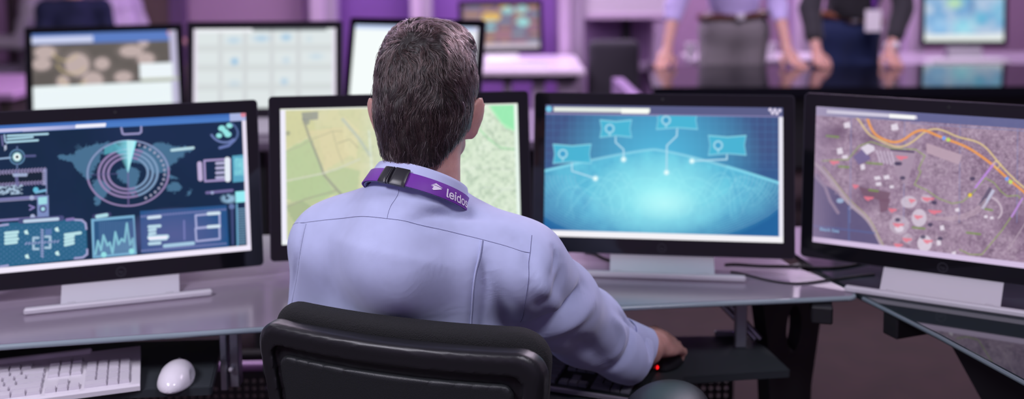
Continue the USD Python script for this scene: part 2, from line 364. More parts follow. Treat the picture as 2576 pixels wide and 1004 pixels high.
# ---------------------------------------------------------------- screen pictures (flat print)
def radar_screen():
    c = Canvas(620, 350, [(-64, 319), (618, 284), (632, 629.5), (-52, 693)], (4, 36, 64)); c.aa = 1.3
    c.put(np.clip(c.fbm(160, 3) * 1.6 - .5, 0, 1), (26, 46, 88), .6)
    c.put(np.clip(.5 - np.hypot((c.x - 300) / 260, (c.y - 470) / 130), 0, 1), (0, 46, 70), .8)
    land = (74, 118, 152)
    for k, p in enumerate([
        [(146, 397), (152, 388), (188, 390), (190, 378), (215, 370), (240, 362), (282, 357), (272, 366), (258, 374), (262, 384), (250, 392), (252, 404), (242, 415), (236, 428), (230, 441), (226, 452), (217, 451), (206, 440), (196, 430), (186, 418), (180, 406), (160, 403)],
        [(234, 455), (252, 450), (268, 462), (278, 472), (270, 490), (254, 504), (247, 518), (240, 517), (238, 500), (240, 486), (232, 470)],
        [(292, 432), (304, 424), (330, 420), (350, 428), (352, 440), (346, 455), (342, 480), (336, 498), (326, 484), (320, 462), (298, 452)],
        [(350, 372), (384, 366), (396, 356), (412, 360), (440, 368), (470, 369), (486, 373), (476, 382), (462, 386), (464, 396), (450, 394), (446, 408), (432, 412), (426, 428), (418, 438), (404, 432), (392, 440), (380, 428), (366, 424), (352, 410), (330, 408), (318, 400), (330, 386)],
        [(418, 472), (430, 459), (446, 458), (458, 470), (454, 481), (438, 485), (422, 481)], [(296, 372), (312, 362), (330, 366), (318, 378), (300, 382)],
        [(472, 482), (482, 476), (478, 490), (470, 492)], [(414, 445), (430, 440), (448, 447), (440, 452)]]):
        c.poly(p, land, .85, jag=4, seed=k)
    # dashed arctic islands
    n = c.fbm(7, 21) > .56
    c.put(n * np.clip(1 - np.hypot((c.x - 240) / 60, (c.y - 372) / 18), 0, 1) * 1.5, land, .7)
    cx, cy = 322, 436
    ringc = (150, 132, 178)
    c.ring(cx, cy, 102, 82, 5, ringc, .95, tilt=.02); c.ring(cx, cy, 102, 82, 3, (120, 165, 200), .8, 10, 190, tilt=.02)
    for r, a in ((74, 60), (62, 50), (50, 40)):
        c.ring(cx, cy, r, a, 6.5, ringc, .92, tilt=.03); c.ring(cx, cy, r, a, 6.5, (112, 160, 192), .75, 290, 60, tilt=.03)
    for k in range(15):
        an = math.radians(72 - k * 9.5)
        c.disc(cx + 92 * math.cos(an), cy - 73 * math.sin(an) - 1.5, 3.4, (176, 176, 205), .75)
    # sweep: bright fan
    an = np.degrees(np.arctan2(cy - c.y, c.x - cx)); rr = np.hypot(c.x - cx, (c.y - cy) * 1.22)
    fan = ((an > 75) & (an < 118) & (rr < 101))
    c.put(fan * np.clip((118 - an) / 40, 0, 1) ** .8, (140, 232, 245), .97)
    c.put(((an > 78) & (an < 92) & (rr < 101)) * 1.0, (205, 248, 250), .55)
    c.poly([(262, 372), (290, 360), (318, 384), (300, 388), (290, 382), (262, 390)], (96, 190, 210), .6)
    c.line([(322, 436), (323, 518)], 4, (120, 105, 160), .6); c.line([(226, 440), (300, 437)], 3, (90, 90, 140), .5)
    c.line([(432, 378), (486, 372)], 7, (190, 225, 235), .9)
    # top tab bracket
    c.line([(305, 322), (308, 336), (312, 338), (350, 336), (355, 332), (355, 318)], 5, (152, 150, 196))
    # upper left read-outs
    for i, (x1, y) in enumerate([(120, 337), (82, 345), (95, 353)]):
        c.line([(19, y + 5), (x1, y)], 5, (172, 214, 232))
    c.line([(11, 340), (13, 356), (18, 360)], 4, (160, 190, 220)); c.line([(4, 342), (7, 366)], 4, (110, 110, 160))
    for i in range(4): c.poly([(10 + i * .5, 368 + i * 3), (16 + i * .5, 364 + i * 3), (16, 367 + i * 3), (11, 371 + i * 3)], (190, 200, 225))
    c.ring(43, 395, 18, 18, 4, (88, 130, 165)); c.disc(43, 395, 12, (150, 200, 210)); c.disc(43, 395, 8.5, (240, 252, 250)); c.disc(43, 395, 4, (20, 50, 60))
    c.line([(-40, 403), (26, 397)], 4, (150, 180, 215)); c.line([(62, 393), (88, 392)], 6, (90, 95, 145), .8)
    c.line([(43, 370), (43, 378)], 4, (90, 110, 150)); c.line([(43, 412), (43, 424)], 4, (90, 110, 150))
    # chevron-framed block
    c.poly([(-60, 438), (106, 428), (108, 458), (-60, 468)], (10, 30, 48))
    for i in range(22):
        x = -60 + i * 8; y = 438 - (x + 60) * .062
        c.line([(x + 5, y - 5), (x, y), (x + 5, y + 4)], 3, (160, 150, 195), .9); c.line([(x + 5, y + 27), (x, y + 31), (x + 5, y + 35)], 3, (150, 140, 185), .9)
    for i in range(9): c.line([(108, 428 + i * 4.5), (116, 428 + i * 4.5)], 3, (160, 160, 200))
    c.line([(116, 425), (117, 487)], 3, (130, 140, 185)); c.line([(41, 436), (43, 466)], 8, (105, 105, 155), .8)
    c.poly([(30, 437), (70, 436), (68, 444), (34, 445)], (165, 180, 215), .9)
    sel = (c.x > -60) & (c.x < 58) & (c.y > 468 - .06 * (c.x + 60) + 4) & (c.y < 486 - .05 * (c.x + 60) + 8)
    c.put(sel * (c.fbm(6, 5, ax=1.4) > .5), (170, 195, 220), .9)
    c.disc(90, 478, 7, (95, 185, 215)); c.line([(90, 484), (114, 479)], 6, (120, 180, 215))
    # disc drive panel
    c.line([(-60, 506), (108, 494)], 6, (125, 125, 178)); c.line([(-60, 559), (108, 547)], 6, (135, 130, 185)); c.disc(80, 498, 6, (170, 180, 215)); c.disc(82, 545, 6, (170, 180, 215))
    c.line([(-60, 511), (100, 500)], 2, (160, 160, 200)); c.poly([(93, 494), (122, 491), (123, 545), (94, 546)], (122, 140, 190)); c.poly([(96, 497), (118, 495), (118, 513), (97, 515)], (158, 218, 228))
    c.disc(108, 526, 9, (70, 70, 120)); c.disc(108, 526, 5, (165, 220, 235)); c.line([(74, 517), (86, 522), (75, 528)], 4, (135, 125, 185))
    # lower left targeting panel
    P = [(-60, 582), (-2, 566), (8, 561), (205, 551), (217, 560), (220, 640), (212, 650), (-60, 680)]
    c.poly(P, (36, 98, 134)); 
    tex = ((np.floor(c.x / 7.5) + np.floor(c.y / 6)) % 2 == 0) & (((c.x / 7.5) % 1) < .6)
    ms = (c.x > -50) & (c.x < 216) & (c.y > 572 - .07 * c.x) & (c.y < 668 - .09 * c.x)
    c.put(ms * tex, (74, 118, 160), .55)
    for pts in ([(188, 553), (206, 554), (215, 562), (217, 576)], [(188, 650), (208, 648), (219, 640), (219, 628)], [(-3, 568), (20, 565)], [(0, 671), (20, 668)]):
        c.line(pts, 5, (165, 165, 210))
    c.line([(52, 556), (155, 549)], 13, (70, 76, 124)); c.line([(62, 557), (145, 551)], 8, (190, 210, 232)); c.line([(168, 553), (184, 551)], 7, (135, 120, 180))
    for i in range(4):
        c.line([(14, 587 + i * 8.5), (44 - (i % 2) * 3, 584 + i * 8.5)], 7.5, (186, 226, 232)); c.line([(164, 591 + i * 8.5), ((202 if i == 0 else 184), 586 + i * 8.5)], 7.5, (186, 226, 232))
    for x, y in ((66, 585), (143, 578), (68, 646), (144, 638)): c.poly([(x - 6, y - 3), (x + 2, y - 7), (x + 6, y + 5), (x - 3, y + 4)], (205, 240, 240))
    for sx, sy in ((-1, -1), (1, -1), (-1, 1), (1, 1)):
        x, y = 105 + sx * 21, 611 + sy * 14 - sx * 1.5; c.line([(x - sx * 12, y - 0), (x, y), (x, y + -sy * 9)], 6, (165, 195, 218))
    for i in range(11): c.line([(64 + i * 8, 615 - i * .55), (67 + i * 8, 611 - i * .55)], 3.4, (150, 160, 205))
    for i in range(11): c.line([(104, 578 + i * 6.6), (108, 580 + i * 6.6)], 4, (150, 160, 205))
    c.poly([(114, 577), (130, 575), (130, 590), (114, 592)], (90, 120, 175), .9)
    # chart panel
    c.poly([(229, 551), (338, 541), (344, 640), (233, 650)], (120, 175, 210)); c.poly([(236, 557), (334, 548), (338, 634), (238, 644)], (38, 84, 128))
    for i in range(16): c.line([(250 + i * 5.2, 558), (252 + i * 5.2, 636)], 1.2, (98, 130, 178), .6)
    for i in range(12): c.line([(250, 562 + i * 6.2), (336, 556 + i * 6.2)], 1.2, (98, 130, 178), .6)
    pk = [(240, 640), (246, 606), (254, 630), (260, 592), (270, 618), (276, 610), (283, 637), (290, 584), (298, 615), (306, 601), (313, 608), (319, 562), (327, 616), (334, 600), (337, 630)]
    c.poly(pk + [(338, 636), (240, 644)], (130, 175, 210), .35); c.line(pk, 5, (140, 205, 222), .85)
    c.line([(238, 545), (274, 540)], 12, (60, 62, 105)); c.line([(244, 545), (268, 541)], 9, (175, 220, 230)); c.disc(261, 641, 7, (150, 225, 230)); c.disc(331, 632, 7, (150, 225, 230))
    # lower right data panel
    c.poly([(352, 531), (570, 516), (576, 622), (356, 637)], (34, 82, 136)); c.glow(440, 590, 130, 70, (92, 96, 150), .75, .6)
    for i in range(30): c.disc(357 + i * 7.2, 545 - i * .62, 3, (135, 140, 195), .6); c.disc(358 + i * 7.2, 631 - i * .62, 3, (135, 140, 195), .6)
    c.line([(374, 548), (402, 545)], 8, (205, 222, 240))
    for y, x0, x1, w in ((570, 375, 402, 8), (579, 376, 390, 8), (588, 376, 390, 7), (597, 376, 420, 11), (603, 378, 418, 6), (613, 376, 402, 8)): c.line([(x0, y + .6), (x1, y - 1.5)], w, (188, 220, 236), .95)
    c.line([(376, 600), (418, 597)], 6, (245, 240, 255)); c.line([(463, 556), (464, 602)], 5, (120, 125, 185), .8); c.line([(414, 619), (486, 612)], 9, (165, 200, 225))
    for y in (540, 573):
        c.frame([(492, y + 2), (552, y - 4), (553, y + 28), (494, y + 34)], 5, (165, 170, 215)); c.line([(524, y - 2), (551, y - 4)], 8, (210, 228, 242))
    # right column: bracket, blocks, ladder
    c.frame([(514, 404), (578, 400), (578, 452), (516, 456)], 5, (165, 150, 200)); c.line([(572, 402), (573, 451)], 14, (228, 236, 246)); c.line([(502, 412), (504, 450)], 12, (190, 175, 215))
    for i in range(4): c.line([(545, 411 + i * 12), (562, 410 + i * 12)], 7, (180, 178, 215))
    c.poly([(584, 392), (615, 389), (617, 456), (586, 459)], (88, 165, 195)); c.put(((c.x > 590) & (c.x < 614) & (c.y > 398) & (c.y < 442)) * c.fbm(9, 8), (150, 235, 240), .9)
    c.poly([(592, 482), (618, 480), (619, 508), (593, 510)], (150, 236, 244)); c.line([(520, 485), (584, 479)], 7, (120, 110, 165), .9); c.disc(534, 485, 4, (160, 170, 210))
    sel = np.clip(1 - np.hypot((c.x - 575) / 24, (c.y - 500) / 14), 0, 1) * 2
    c.put(sel * (c.fbm(7, 31) > .42), (150, 190, 220), .9)
    c.disc(583, 520, 7, (100, 120, 170)); c.line([(584, 528), (586, 614)], 6, (70, 80, 130), .8)
    for i in range(15): c.line([(599, 526 + i * 6.2), (617, 525 + i * 6.2)], 3.2, (120, 160, 190), .9)
    c.line([(596, 514), (598, 618)], 4, (110, 170, 205))
    # upper right lens cluster
    for x, y, rx in ((558, 323, 9), (577, 316, 8), (551, 341, 7.5), (567, 331, 8), (573, 338, 9)): c.disc(x, y, rx, (150, 232, 232), .95, ry=rx * .8)
    c.ring(566, 332, 32, 27, 5, (86, 110, 160), .9, 300, 60, tilt=-.1); c.ring(562, 328, 34, 30, 6, (112, 130, 185), .9, 205, 320, tilt=-.1)
    c.line([(553, 372), (575, 366), (590, 352)], 7, (105, 122, 180), .95)
    # window chrome
    topy = 318.9 - .0511 * (c.x + 64)
    c.put((c.y < topy + 19.5) * 1., (72, 122, 196)); c.put((c.y < topy + 7) * 1., (52, 98, 176), .7)
    c.put(((c.y > topy + 9) & (c.y < topy + 18) & (c.x < 190)) * np.clip((190 - c.x) / 260 + .55, 0, 1), (196, 194, 232)); c.put(((c.y > topy + 7.5) & (c.y < topy + 17) & (c.x > 190) & (c.x < 266)) * 1., (240, 240, 252))
    c.put(((c.y < topy + 19) & (c.x > 578)) * 1., (176, 186, 228), .9); c.disc(612, 288, 7, (225, 120, 130), .8)
    c.uvrect(.984, .055, 1.1, 1.1, (232, 224, 244)); c.uvrect(-1, .962, 1.1, 1.1, (242, 234, 252))
    return c
def aerial_screen():
    c = Canvas(380, 214, [(704.5, 274), (1301.5, 259.5), (1310.5, 590.6), (709, 616)], (196, 208, 160)); c.aa = 1.5
    t = np.clip((c.x - 900) / 130, 0, 1)
    f1, f2, f3 = c.fbm(90, 1), c.fbm(26, 2), c.fbm(8, 3)
    left = srgb(196, 205, 150) * (1 - f2[..., None]) + srgb(224, 214, 172) * f2[..., None]
    right = srgb(198, 222, 190) * (1 - f2[..., None]) + srgb(232, 244, 226) * f2[..., None]
    c.c = left * (1 - t[..., None]) + right * t[..., None]
    # fields
    for k, (p, col) in enumerate([
        ([(718, 275), (780, 272), (795, 330), (720, 375)], (206, 204, 146)), ([(718, 378), (798, 335), (815, 400), (812, 435), (720, 455)], (168, 196, 138)),
        ([(775, 330), (862, 318), (880, 390), (815, 430)], (222, 208, 160)), ([(720, 455), (812, 437), (840, 490), (770, 520), (720, 500)], (158, 192, 130)),
        ([(800, 440), (860, 420), (905, 430), (900, 480), (850, 500)], (172, 194, 138)), ([(862, 290), (905, 330), (895, 400), (865, 380)], (226, 216, 168)),
        ([(720, 505), (800, 500), (850, 520), (770, 600), (720, 612)], (178, 190, 140)), ([(835, 272), (850, 272), (860, 318), (800, 318)], (218, 212, 164)),
        ([(718, 520), (760, 505), (800, 530), (740, 560)], (150, 170, 120))]):
        c.poly(p, col, .75, jag=3, seed=k)
    for pts, w, col in [([(762, 298), (778, 345), (800, 400), (815, 440), (850, 480), (880, 510)], 6, (128, 124, 118)), ([(718, 455), (770, 445), (812, 436), (850, 424), (905, 400)], 4, (210, 212, 196)),
                        ([(720, 380), (755, 368), (778, 352)], 3, (170, 175, 140)), ([(778, 352), (812, 340), (836, 330), (862, 330)], 3, (184, 178, 138)), ([(836, 330), (850, 380), (862, 410)], 3, (184, 178, 138)),
                        ([(850, 360), (880, 350), (900, 372)], 3, (170, 165, 130)), ([(720, 520), (770, 500), (850, 478)], 4, (150, 152, 126)), ([(862, 300), (900, 345), (930, 390)], 8, (178, 190, 180)),
                        ([(928, 330), (935, 420), (918, 480)], 5, (226, 236, 220)), ([(1180, 300), (1230, 350), (1260, 372), (1300, 376)], 6, (160, 224, 170)), ([(1160, 430), (1200, 420), (1306, 430)], 4, (226, 236, 222)),
                        ([(1150, 500), (1220, 470), (1300, 480)], 4, (200, 216, 200)), ([(1220, 530), (1260, 480), (1306, 460)], 3, (224, 236, 224))]:
        c.line(pts, w, col, .75)
    c.poly([(758, 283), (800, 280), (800, 300), (762, 304)], (118, 120, 126), .8); c.disc(772, 307, 7, (110, 116, 122), .7); c.disc(724, 335, 6, (128, 132, 110), .7); c.disc(795, 560, 9, (120, 128, 116), .6)
    ub = t * np.clip(f3 * 2.4 - .95, 0, 1); c.put(ub, (140, 170, 144), .7)
    c.put((t * np.clip(c.fbm(5, 9) * 3 - 1.75, 0, 1)), (250, 255, 248), .6); c.put(np.clip(f3 * 2 - 1.1, 0, 1) * (1 - t), (160, 160, 120), .35); c.put(np.ones_like(t), (226, 234, 214), .16)
    c.poly([(1226, 262), (1300, 260), (1304, 332), (1272, 322), (1250, 298)], (152, 236, 178), .95); c.line([(1232, 268), (1262, 310), (1304, 336)], 5, (190, 240, 196), .8)
    c.uvrect(-1, -1, .021, 2, (240, 238, 252)); c.uvrect(.984, -1, 2, 2, (232, 246, 236)); c.uvrect(-1, .965, 2, 2, (240, 244, 246)); c.uvrect(-1, -1, 2, .012, (232, 236, 226))
    return c
def globe_screen():
    c = Canvas(470, 264, [(1373, 263), (1970, 271), (1970.5, 611), (1368, 593.5)], (62, 84, 132)); c.aa = 1.3
    g = np.clip((c.x - 1372) / 590, 0, 1)
    c.put(np.clip(1 - np.abs(g - .5) * 2.4, 0, 1), (56, 140, 190), .8)
    c.put(np.clip((c.y - 380) / 160, 0, 1), (12, 100, 160), .85)
    for i in range(30): c.line([(1372 + i * 20.5, 285), (1372 + i * 20.5, 420)], 1.5, (88, 150, 200), .25)
    for i in range(8): c.line([(1372, 290 + i * 19), (1960, 294 + i * 19)], 1.5, (88, 150, 200), .25)
    c.glow(1655, 400, 270, 190, (84, 190, 226), .9, 1.0)
    # the globe's limb: below it the bright dome with scratchy arcs
    def limb(x):
        return 376 + np.where(x < 1645, (1645 - x) ** 1.25 * .048, (x - 1645) ** 1.25 * .0635)
    inside = np.clip((c.y - limb(c.x)) / 3, 0, 1)
    bowl = np.clip(1.10 - np.hypot((c.x - 1650) / 330, np.maximum(c.y - 440, 0) / 168), 0, 1)
    tex = .55 + .9 * (c.fbm(22, 4) - .5) + .5 * (c.fbm(7, 5) - .5)
    c.put(inside * np.clip(bowl * 2.6, 0, 1), (74, 166, 208), .8)
    c.put(inside * np.clip(bowl * 2.2, 0, 1) * np.clip(tex, 0, 1), (110, 214, 234), .8)
    for r in np.linspace(.62, 1.06, 15):
        d = np.hypot((c.x - 1650) / 330, (c.y - 440) / 160) - r - .03 * (c.fbm(60, 6) - .5)
        c.put((c.y > 440) * np.clip(1 - np.abs(d) * 95, 0, 1) * inside, (150, 200, 226), .34)
    for k in range(26):
        x0 = 1400 + 22 * k; pts = [(x0, 520 + 30 * math.sin(k)), (x0 + 40, 470 + 25 * math.sin(k * 2.1)), (x0 + 70, 455 + 20 * math.cos(k)), (x0 + 120, 520 + 20 * math.sin(k * 1.3))]
        c.put(np.clip(1 - c.dline(spline(pts, 14)) / 3, 0, 1) * inside * np.clip(bowl * 2, 0, 1), (150, 228, 242), .32)
    c.glow(1660, 490, 190, 110, (160, 246, 250), 1.0, .9); c.glow(1672, 512, 90, 45, (190, 252, 252), .7, 1.0)
    xs = np.linspace(1370, 1960, 60); c.put(np.clip(1 - c.dline(np.c_[xs, limb(xs)]) / 4.5, 0, 1), (150, 222, 240), .85)
    for seg in (xs[:12], xs[-14:]): c.put(np.clip(1 - c.dline(np.c_[seg, limb(seg)]) / 5, 0, 1), (128, 222, 244), .8)
    # call-outs
    for (x0, y0, x1, y1), lead in [((1392, 363, 1487, 411), [(1439, 411), (1439, 430), (1490, 446), (1498, 449)]), ((1510, 302, 1589, 345), [(1549, 345), (1549, 358), (1569, 376), (1569, 401)]),
                                   ((1652, 280, 1755, 325), [(1704, 325), (1703, 342), (1678, 366), (1677, 434)]), ((1783, 341, 1877, 390), [(1829, 390), (1829, 401), (1741, 405)])]:
        mx, my = (x0 + x1) / 2, (y0 + y1) / 2
        c.poly([(x0, y0), (mx, y0 + 5), (x1, y0), (x1 - 4, my), (x1, y1), (mx, y1 - 5), (x0, y1), (x0 + 4, my)], (70, 182, 214), .92)
        c.line([(x0, y0), (mx, y0 + 4), (x1, y0)], 3, (150, 226, 240), .8); c.line([(x0, y1), (mx, y1 - 4), (x1, y1)], 3, (140, 215, 235), .8)
        c.line([(x0, y0), (x0 + 4, my), (x0, y1)], 3, (130, 205, 228), .7); c.line([(x1, y0), (x1 - 4, my), (x1, y1)], 3, (130, 205, 228), .7)
        c.ring(x0 + 24, my, 10, 10, 4.5, (160, 216, 236), .95); c.disc(x0 + 24, my, 7, (60, 160, 205)); c.line([(x0 + 24, my + 11), (x0 + 24, my + 16)], 5, (160, 216, 236), .8)
        c.line(lead, 3.6, (178, 222, 240), .95); c.glow(lead[-1][0], lead[-1][1], 12, 12, (190, 240, 250), .7); c.disc(lead[-1][0], lead[-1][1], 5.5, (228, 254, 254))
    top = 263 + (c.x - 1373) * .0134
    c.put((c.y < top + 24) * 1., (88, 92, 134)); c.put(((c.y > top + 21) & (c.y < top + 24)) * 1., (150, 140, 185), .8)
    c.put(((c.y > top + 6) & (c.y < top + 17) & (c.x > 1393) & (c.x < 1635)) * 1., (226, 232, 226)); c.put(((c.y > top + 7) & (c.y < top + 20) & (c.x > 1563) & (c.x < 1632)) * 1., (248, 252, 244)); c.disc(1381, 274, 7.5, (120, 200, 232))
    for x, y in ((1938, 276), (1950, 277), (1962, 278), (1944, 284), (1955, 285)): c.disc(x, y, 4.2, (225, 215, 240))
    c.uvrect(.983, .07, 2, 2, (234, 232, 244)); c.uvrect(-1, .955, 2, 2, (244, 242, 246))
    return c
def satellite_screen():
    c = Canvas(560, 315, [(2052, 267.5), (2762.4, 312.8), (2743, 695.5), (2044, 607.6)], (150, 124, 150)); c.aa = 1.3
    f1, f2, f3 = c.fbm(46, 1), c.fbm(14, 2), c.fbm(5, 3)
    c.put(np.clip(f1 * 2 - .6, 0, 1), (186, 164, 184), .7); c.put(np.clip(f2 * 2.6 - 1.2, 0, 1), (108, 84, 108), .8); c.put(np.clip(f3 * 3 - 1.6, 0, 1), (206, 186, 204), .55); c.put(np.clip(.36 - f3, 0, 1) * 6, (84, 66, 92), .45)
    towns = np.clip((c.x - 2290) / 60, 0, 1) * np.clip(1 - np.abs(c.y - 300 - (c.x - 2290) * .55) / 150, 0, 1)
    c.put(towns * np.clip(c.fbm(4, 12) * 3 - 1.3, 0, 1), (98, 74, 98), .8); c.put(towns * np.clip(c.fbm(3.3, 14) * 3 - 1.85, 0, 1), (222, 200, 216), .8)
    for x, y, r in ((2085, 340, 34), (2180, 500, 40), (2560, 560, 50), (2110, 330, 20), (2190, 350, 26)): c.glow(x, y, r * 1.4, r, (110, 84, 112), .8, .8)
    # sea and shore
    c.poly([(2040, 436), (2058, 440), (2070, 462), (2100, 480), (2118, 500), (2140, 518), (2152, 522), (2180, 552), (2200, 575), (2222, 618), (2040, 612)], (96, 88, 126), .96)
    c.line([(2048, 440), (2075, 470), (2088, 505), (2108, 535)], 8, (150, 132, 158), .9); c.line([(2102, 486), (2122, 486)], 7, (140, 124, 152), .8); c.line([(2136, 525), (2150, 518)], 6, (150, 134, 160), .9)
    c.line(spline([(2046, 408), (2078, 440), (2110, 478), (2140, 515), (2180, 550), (2200, 580), (2222, 622)], 24), 9, (180, 162, 176), .9); c.line(spline([(2070, 420), (2110, 470), (2145, 510), (2186, 550), (2206, 585), (2226, 622)], 24), 2.2, (176, 172, 120), .8)
    c.line([(2134, 520), (2136, 612)], 4, (92, 108, 160), .7); c.line([(2048, 568), (2200, 586)], 5, (92, 104, 156), .6); c.disc(2113, 505, 9, (160, 180, 212), .9, ry=6)
    for x in (2140, 2275, 2415, 2560): c.line([(x, 290), (x - 2, 560)], 2.2, (122, 138, 190), .5)
    c.line([(2290, 310), (2576, 330)], 2, (122, 138, 190), .6)
    # plots, yards and roads
    c.poly([(2145, 395), (2172, 372), (2190, 400), (2160, 415)], (116, 104, 150), .9); c.poly([(2164, 372), (2182, 362), (2198, 368), (2200, 378), (2180, 390)], (226, 216, 232), .9)
    c.poly([(2240, 380), (2305, 380), (2280, 470), (2255, 440)], (168, 146, 168), .9); c.line([(2240, 377), (2298, 383)], 5, (70, 60, 90), .9)
    for i in range(5): c.line([(2205 + i * 9, 380 + i), (2214 + i * 9, 408 + i * 2)], 5, (206, 190, 212), .7)
    c.poly([(2330, 360), (2420, 390), (2412, 415), (2330, 385)], (188, 162, 178), .9); c.poly([(2160, 470), (2240, 484), (2232, 510), (2170, 490)], (118, 88, 108), .9); c.poly([(2210, 500), (2240, 500), (2232, 530), (2215, 535)], (120, 88, 110), .9)
    for x, y, w, h in ((2207, 448, 9, 5), (2210, 463, 8, 5), (2230, 446, 8, 6), (2243, 470, 6, 4), (2170, 420, 6, 8), (2130, 315, 9, 8), (2250, 320, 10, 9), (2112, 380, 8, 9), (2125, 395, 8, 5), (2408, 528, 6, 5), (2370, 573, 6, 7), (2362, 610, 6, 8), (2400, 640, 6, 9), (2480, 545, 5, 4), (2495, 548, 5, 4)): c.poly([(x - w, y - h * .6), (x + w * .6, y - h), (x + w, y + h * .7), (x - w * .7, y + h)], (232, 222, 236), .88)
    for x, y, rx, ry, a in ((2312, 548, 19, 22, .7), (2262, 565, 25, 24, .35), (2262, 575, 11, 9, .95), (2326, 612, 18, 20, .85), (2286, 508, 20, 15, .6), (2330, 500, 14, 10, .5), (2283, 600, 13, 13, .35)): c.disc(x, y, rx, (222, 210, 226), a, ry=ry)
    for x, y in ((2258, 553), (2322, 596), (2350, 510), (2365, 600), (2270, 448), (2440, 490), (2340, 565), (2262, 412), (2255, 412), (2446, 450)): c.disc(x, y, 7, (64, 56, 88), .85, ry=5)
    c.poly([(2488, 470), (2496, 474), (2470, 522), (2461, 516)], (96, 86, 112), .9); c.poly([(2496, 476), (2503, 480), (2475, 526), (2468, 524)], (196, 196, 220), .9)
    c.line(spline([(2497, 498), (2512, 510), (2520, 530), (2512, 548)], 12), 5, (204, 186, 202), .8)
    for y in (0, 6, 12): c.line(spline([(2330, 540 + y), (2400, 545 + y * .6), (2450, 528 + y), (2480, 500 + y)], 14), 2.2, (192, 168, 182), .8)
    c.line([(2535, 630), (2580, 560)], 3, (180, 160, 176), .8)
    grn = (150, 166, 96)
    c.line([(2068, 405), (2110, 402), (2132, 402), (2160, 368), (2190, 357), (2245, 374), (2302, 376), (2326, 392), (2310, 425), (2316, 432), (2300, 465), (2330, 478), (2362, 500), (2395, 512), (2420, 508), (2445, 488), (2478, 448), (2500, 460), (2518, 482), (2534, 494), (2560, 492), (2572, 504), (2520, 580), (2470, 640), (2440, 640), (2415, 628)], 3, grn, .8)
    for pts in ([(2078, 342), (2108, 345)], [(2110, 419), (2134, 421)], [(2180, 410), (2218, 413)], [(2186, 478), (2208, 481)], [(2296, 572), (2326, 575)], [(2478, 526), (2496, 529)], [(2432, 585), (2466, 589)]): c.line(pts, 5, (124, 150, 70), .8)
    for x, y, w in ((2098, 408, 13), (2268, 396, 16), (2152, 468, 8), (2185, 498, 13), (2294, 504, 9), (2334, 500, 17), (2245, 528, 11), (2260, 565, 15), (2310, 545, 12), (2352, 532, 18), (2282, 602, 13), (2334, 606, 13), (2260, 616, 12)): c.poly([(x - w, y - 4), (x + w, y - 2), (x + w * .8, y + 3), (x + w * .2, y + 4), (x, y + 8), (x - w * .6, y + 4)], (232, 122, 140), .85)
    yel = (226, 200, 140)
    c.line(spline([(2150, 293), (2170, 318), (2188, 340), (2210, 352), (2240, 366), (2262, 370), (2290, 360), (2310, 345), (2330, 330), (2350, 325), (2375, 330), (2410, 345), (2450, 355), (2475, 368), (2500, 395), (2540, 440), (2580, 475)], 60), 4.2, yel, .85)
    c.line(spline([(2180, 296), (2187, 315), (2200, 337), (2225, 352), (2252, 358), (2275, 350), (2295, 336), (2320, 328), (2345, 336), (2390, 354), (2430, 370), (2470, 395), (2500, 418), (2530, 445), (2560, 470), (2600, 505)], 60), 6.2, (236, 158, 82), .95)
    for x, y, col in ((2374, 348, (120, 165, 240)), (2385, 352, (190, 220, 110)), (2533, 450, (120, 165, 240)), (2542, 458, (190, 220, 110)), (2440, 491, (235, 205, 70))): c.disc(x, y, 5, col)
    c.line([(2500, 412), (2454, 472)], 6, (190, 140, 222), .9); c.line([(2572, 500), (2545, 545)], 5, (190, 140, 222), .9); c.frame([(2505, 405), (2518, 414), (2508, 425), (2498, 412)], 3, yel, .8)
    # window chrome
    top = 267.5 + (c.x - 2052) * .0638
    c.put((c.y < top + 23) * 1., (96, 100, 146), .95); c.put(((c.y < top + 24) & (c.x < 2310)) * np.clip((2310 - c.x) / 260, 0, 1), (170, 160, 190), .8)
    c.put(((c.y > top + 7) & (c.y < top + 16.5) & (c.x > 2078) & (c.x < 2306)) * 1., (206, 200, 220)); c.put(((c.y > top + 7.5) & (c.y < top + 18) & (c.x > 2236) & (c.x < 2300)) * 1., (246, 246, 246))
    c.uvrect(-1, .962, 2, 2, (212, 192, 226)); c.uvrect(.99, -1, 2, 2, (212, 192, 226))
    c.put(np.clip(1 - (c.x - 2045) / 60, 0, 1), (170, 150, 180), .35)
    return c
def small(nx=150, ny=84, bg=(220, 230, 230)):
    return Canvas(nx, ny, [(0, 0), (160, 0), (160, 90), (0, 90)], bg)
def islands_screen():
    c = small(bg=(96, 90, 86)); c.put(np.clip(c.fbm(30, 1) * 2 - .7, 0, 1), (120, 112, 108), .7)
    for x, y, rx, ry in ((10, 36, 12, 9), (14, 22, 14, 9), (32, 58, 8, 9), (64, 58, 14, 13), (48, 38, 16, 17), (98, 55, 12, 8), (108, 24, 16, 9), (124, 34, 12, 9), (122, 14, 7, 7), (75, 38, 10, 9), (20, 70, 6, 7)):
        c.disc(x, y, rx * .8, (204, 184, 180), .85, ry=ry * .8); c.glow(x, y, rx * 1.3, ry * 1.3, (190, 172, 170), .6)
    for x, y, r in ((44, 50, 15), (50, 60, 16), (36, 20, 14), (42, 34, 16)): c.ring(x, y, r, r * .9, 2.2, (206, 186, 130), .6, 190, 330)
    c.put((c.y > 62) * 1., (236, 246, 248)); c.put((c.y < 12) * 1., (92, 126, 196)); c.put(((c.y > 4) & (c.y < 11) & (c.x < 66)) * 1., (206, 212, 240)); c.disc(154, 3, 4, (222, 140, 150))
    c.put((c.x > 152) * 1., (190, 186, 214)); c.put(((c.x > 116) & (c.x < 154) & (c.y > 40) & (c.y < 58)) * 1., (238, 246, 250)); c.put(((c.x > 118) & (c.y > 58) & (c.y < 61)) * 1., (190, 196, 176))
    return c
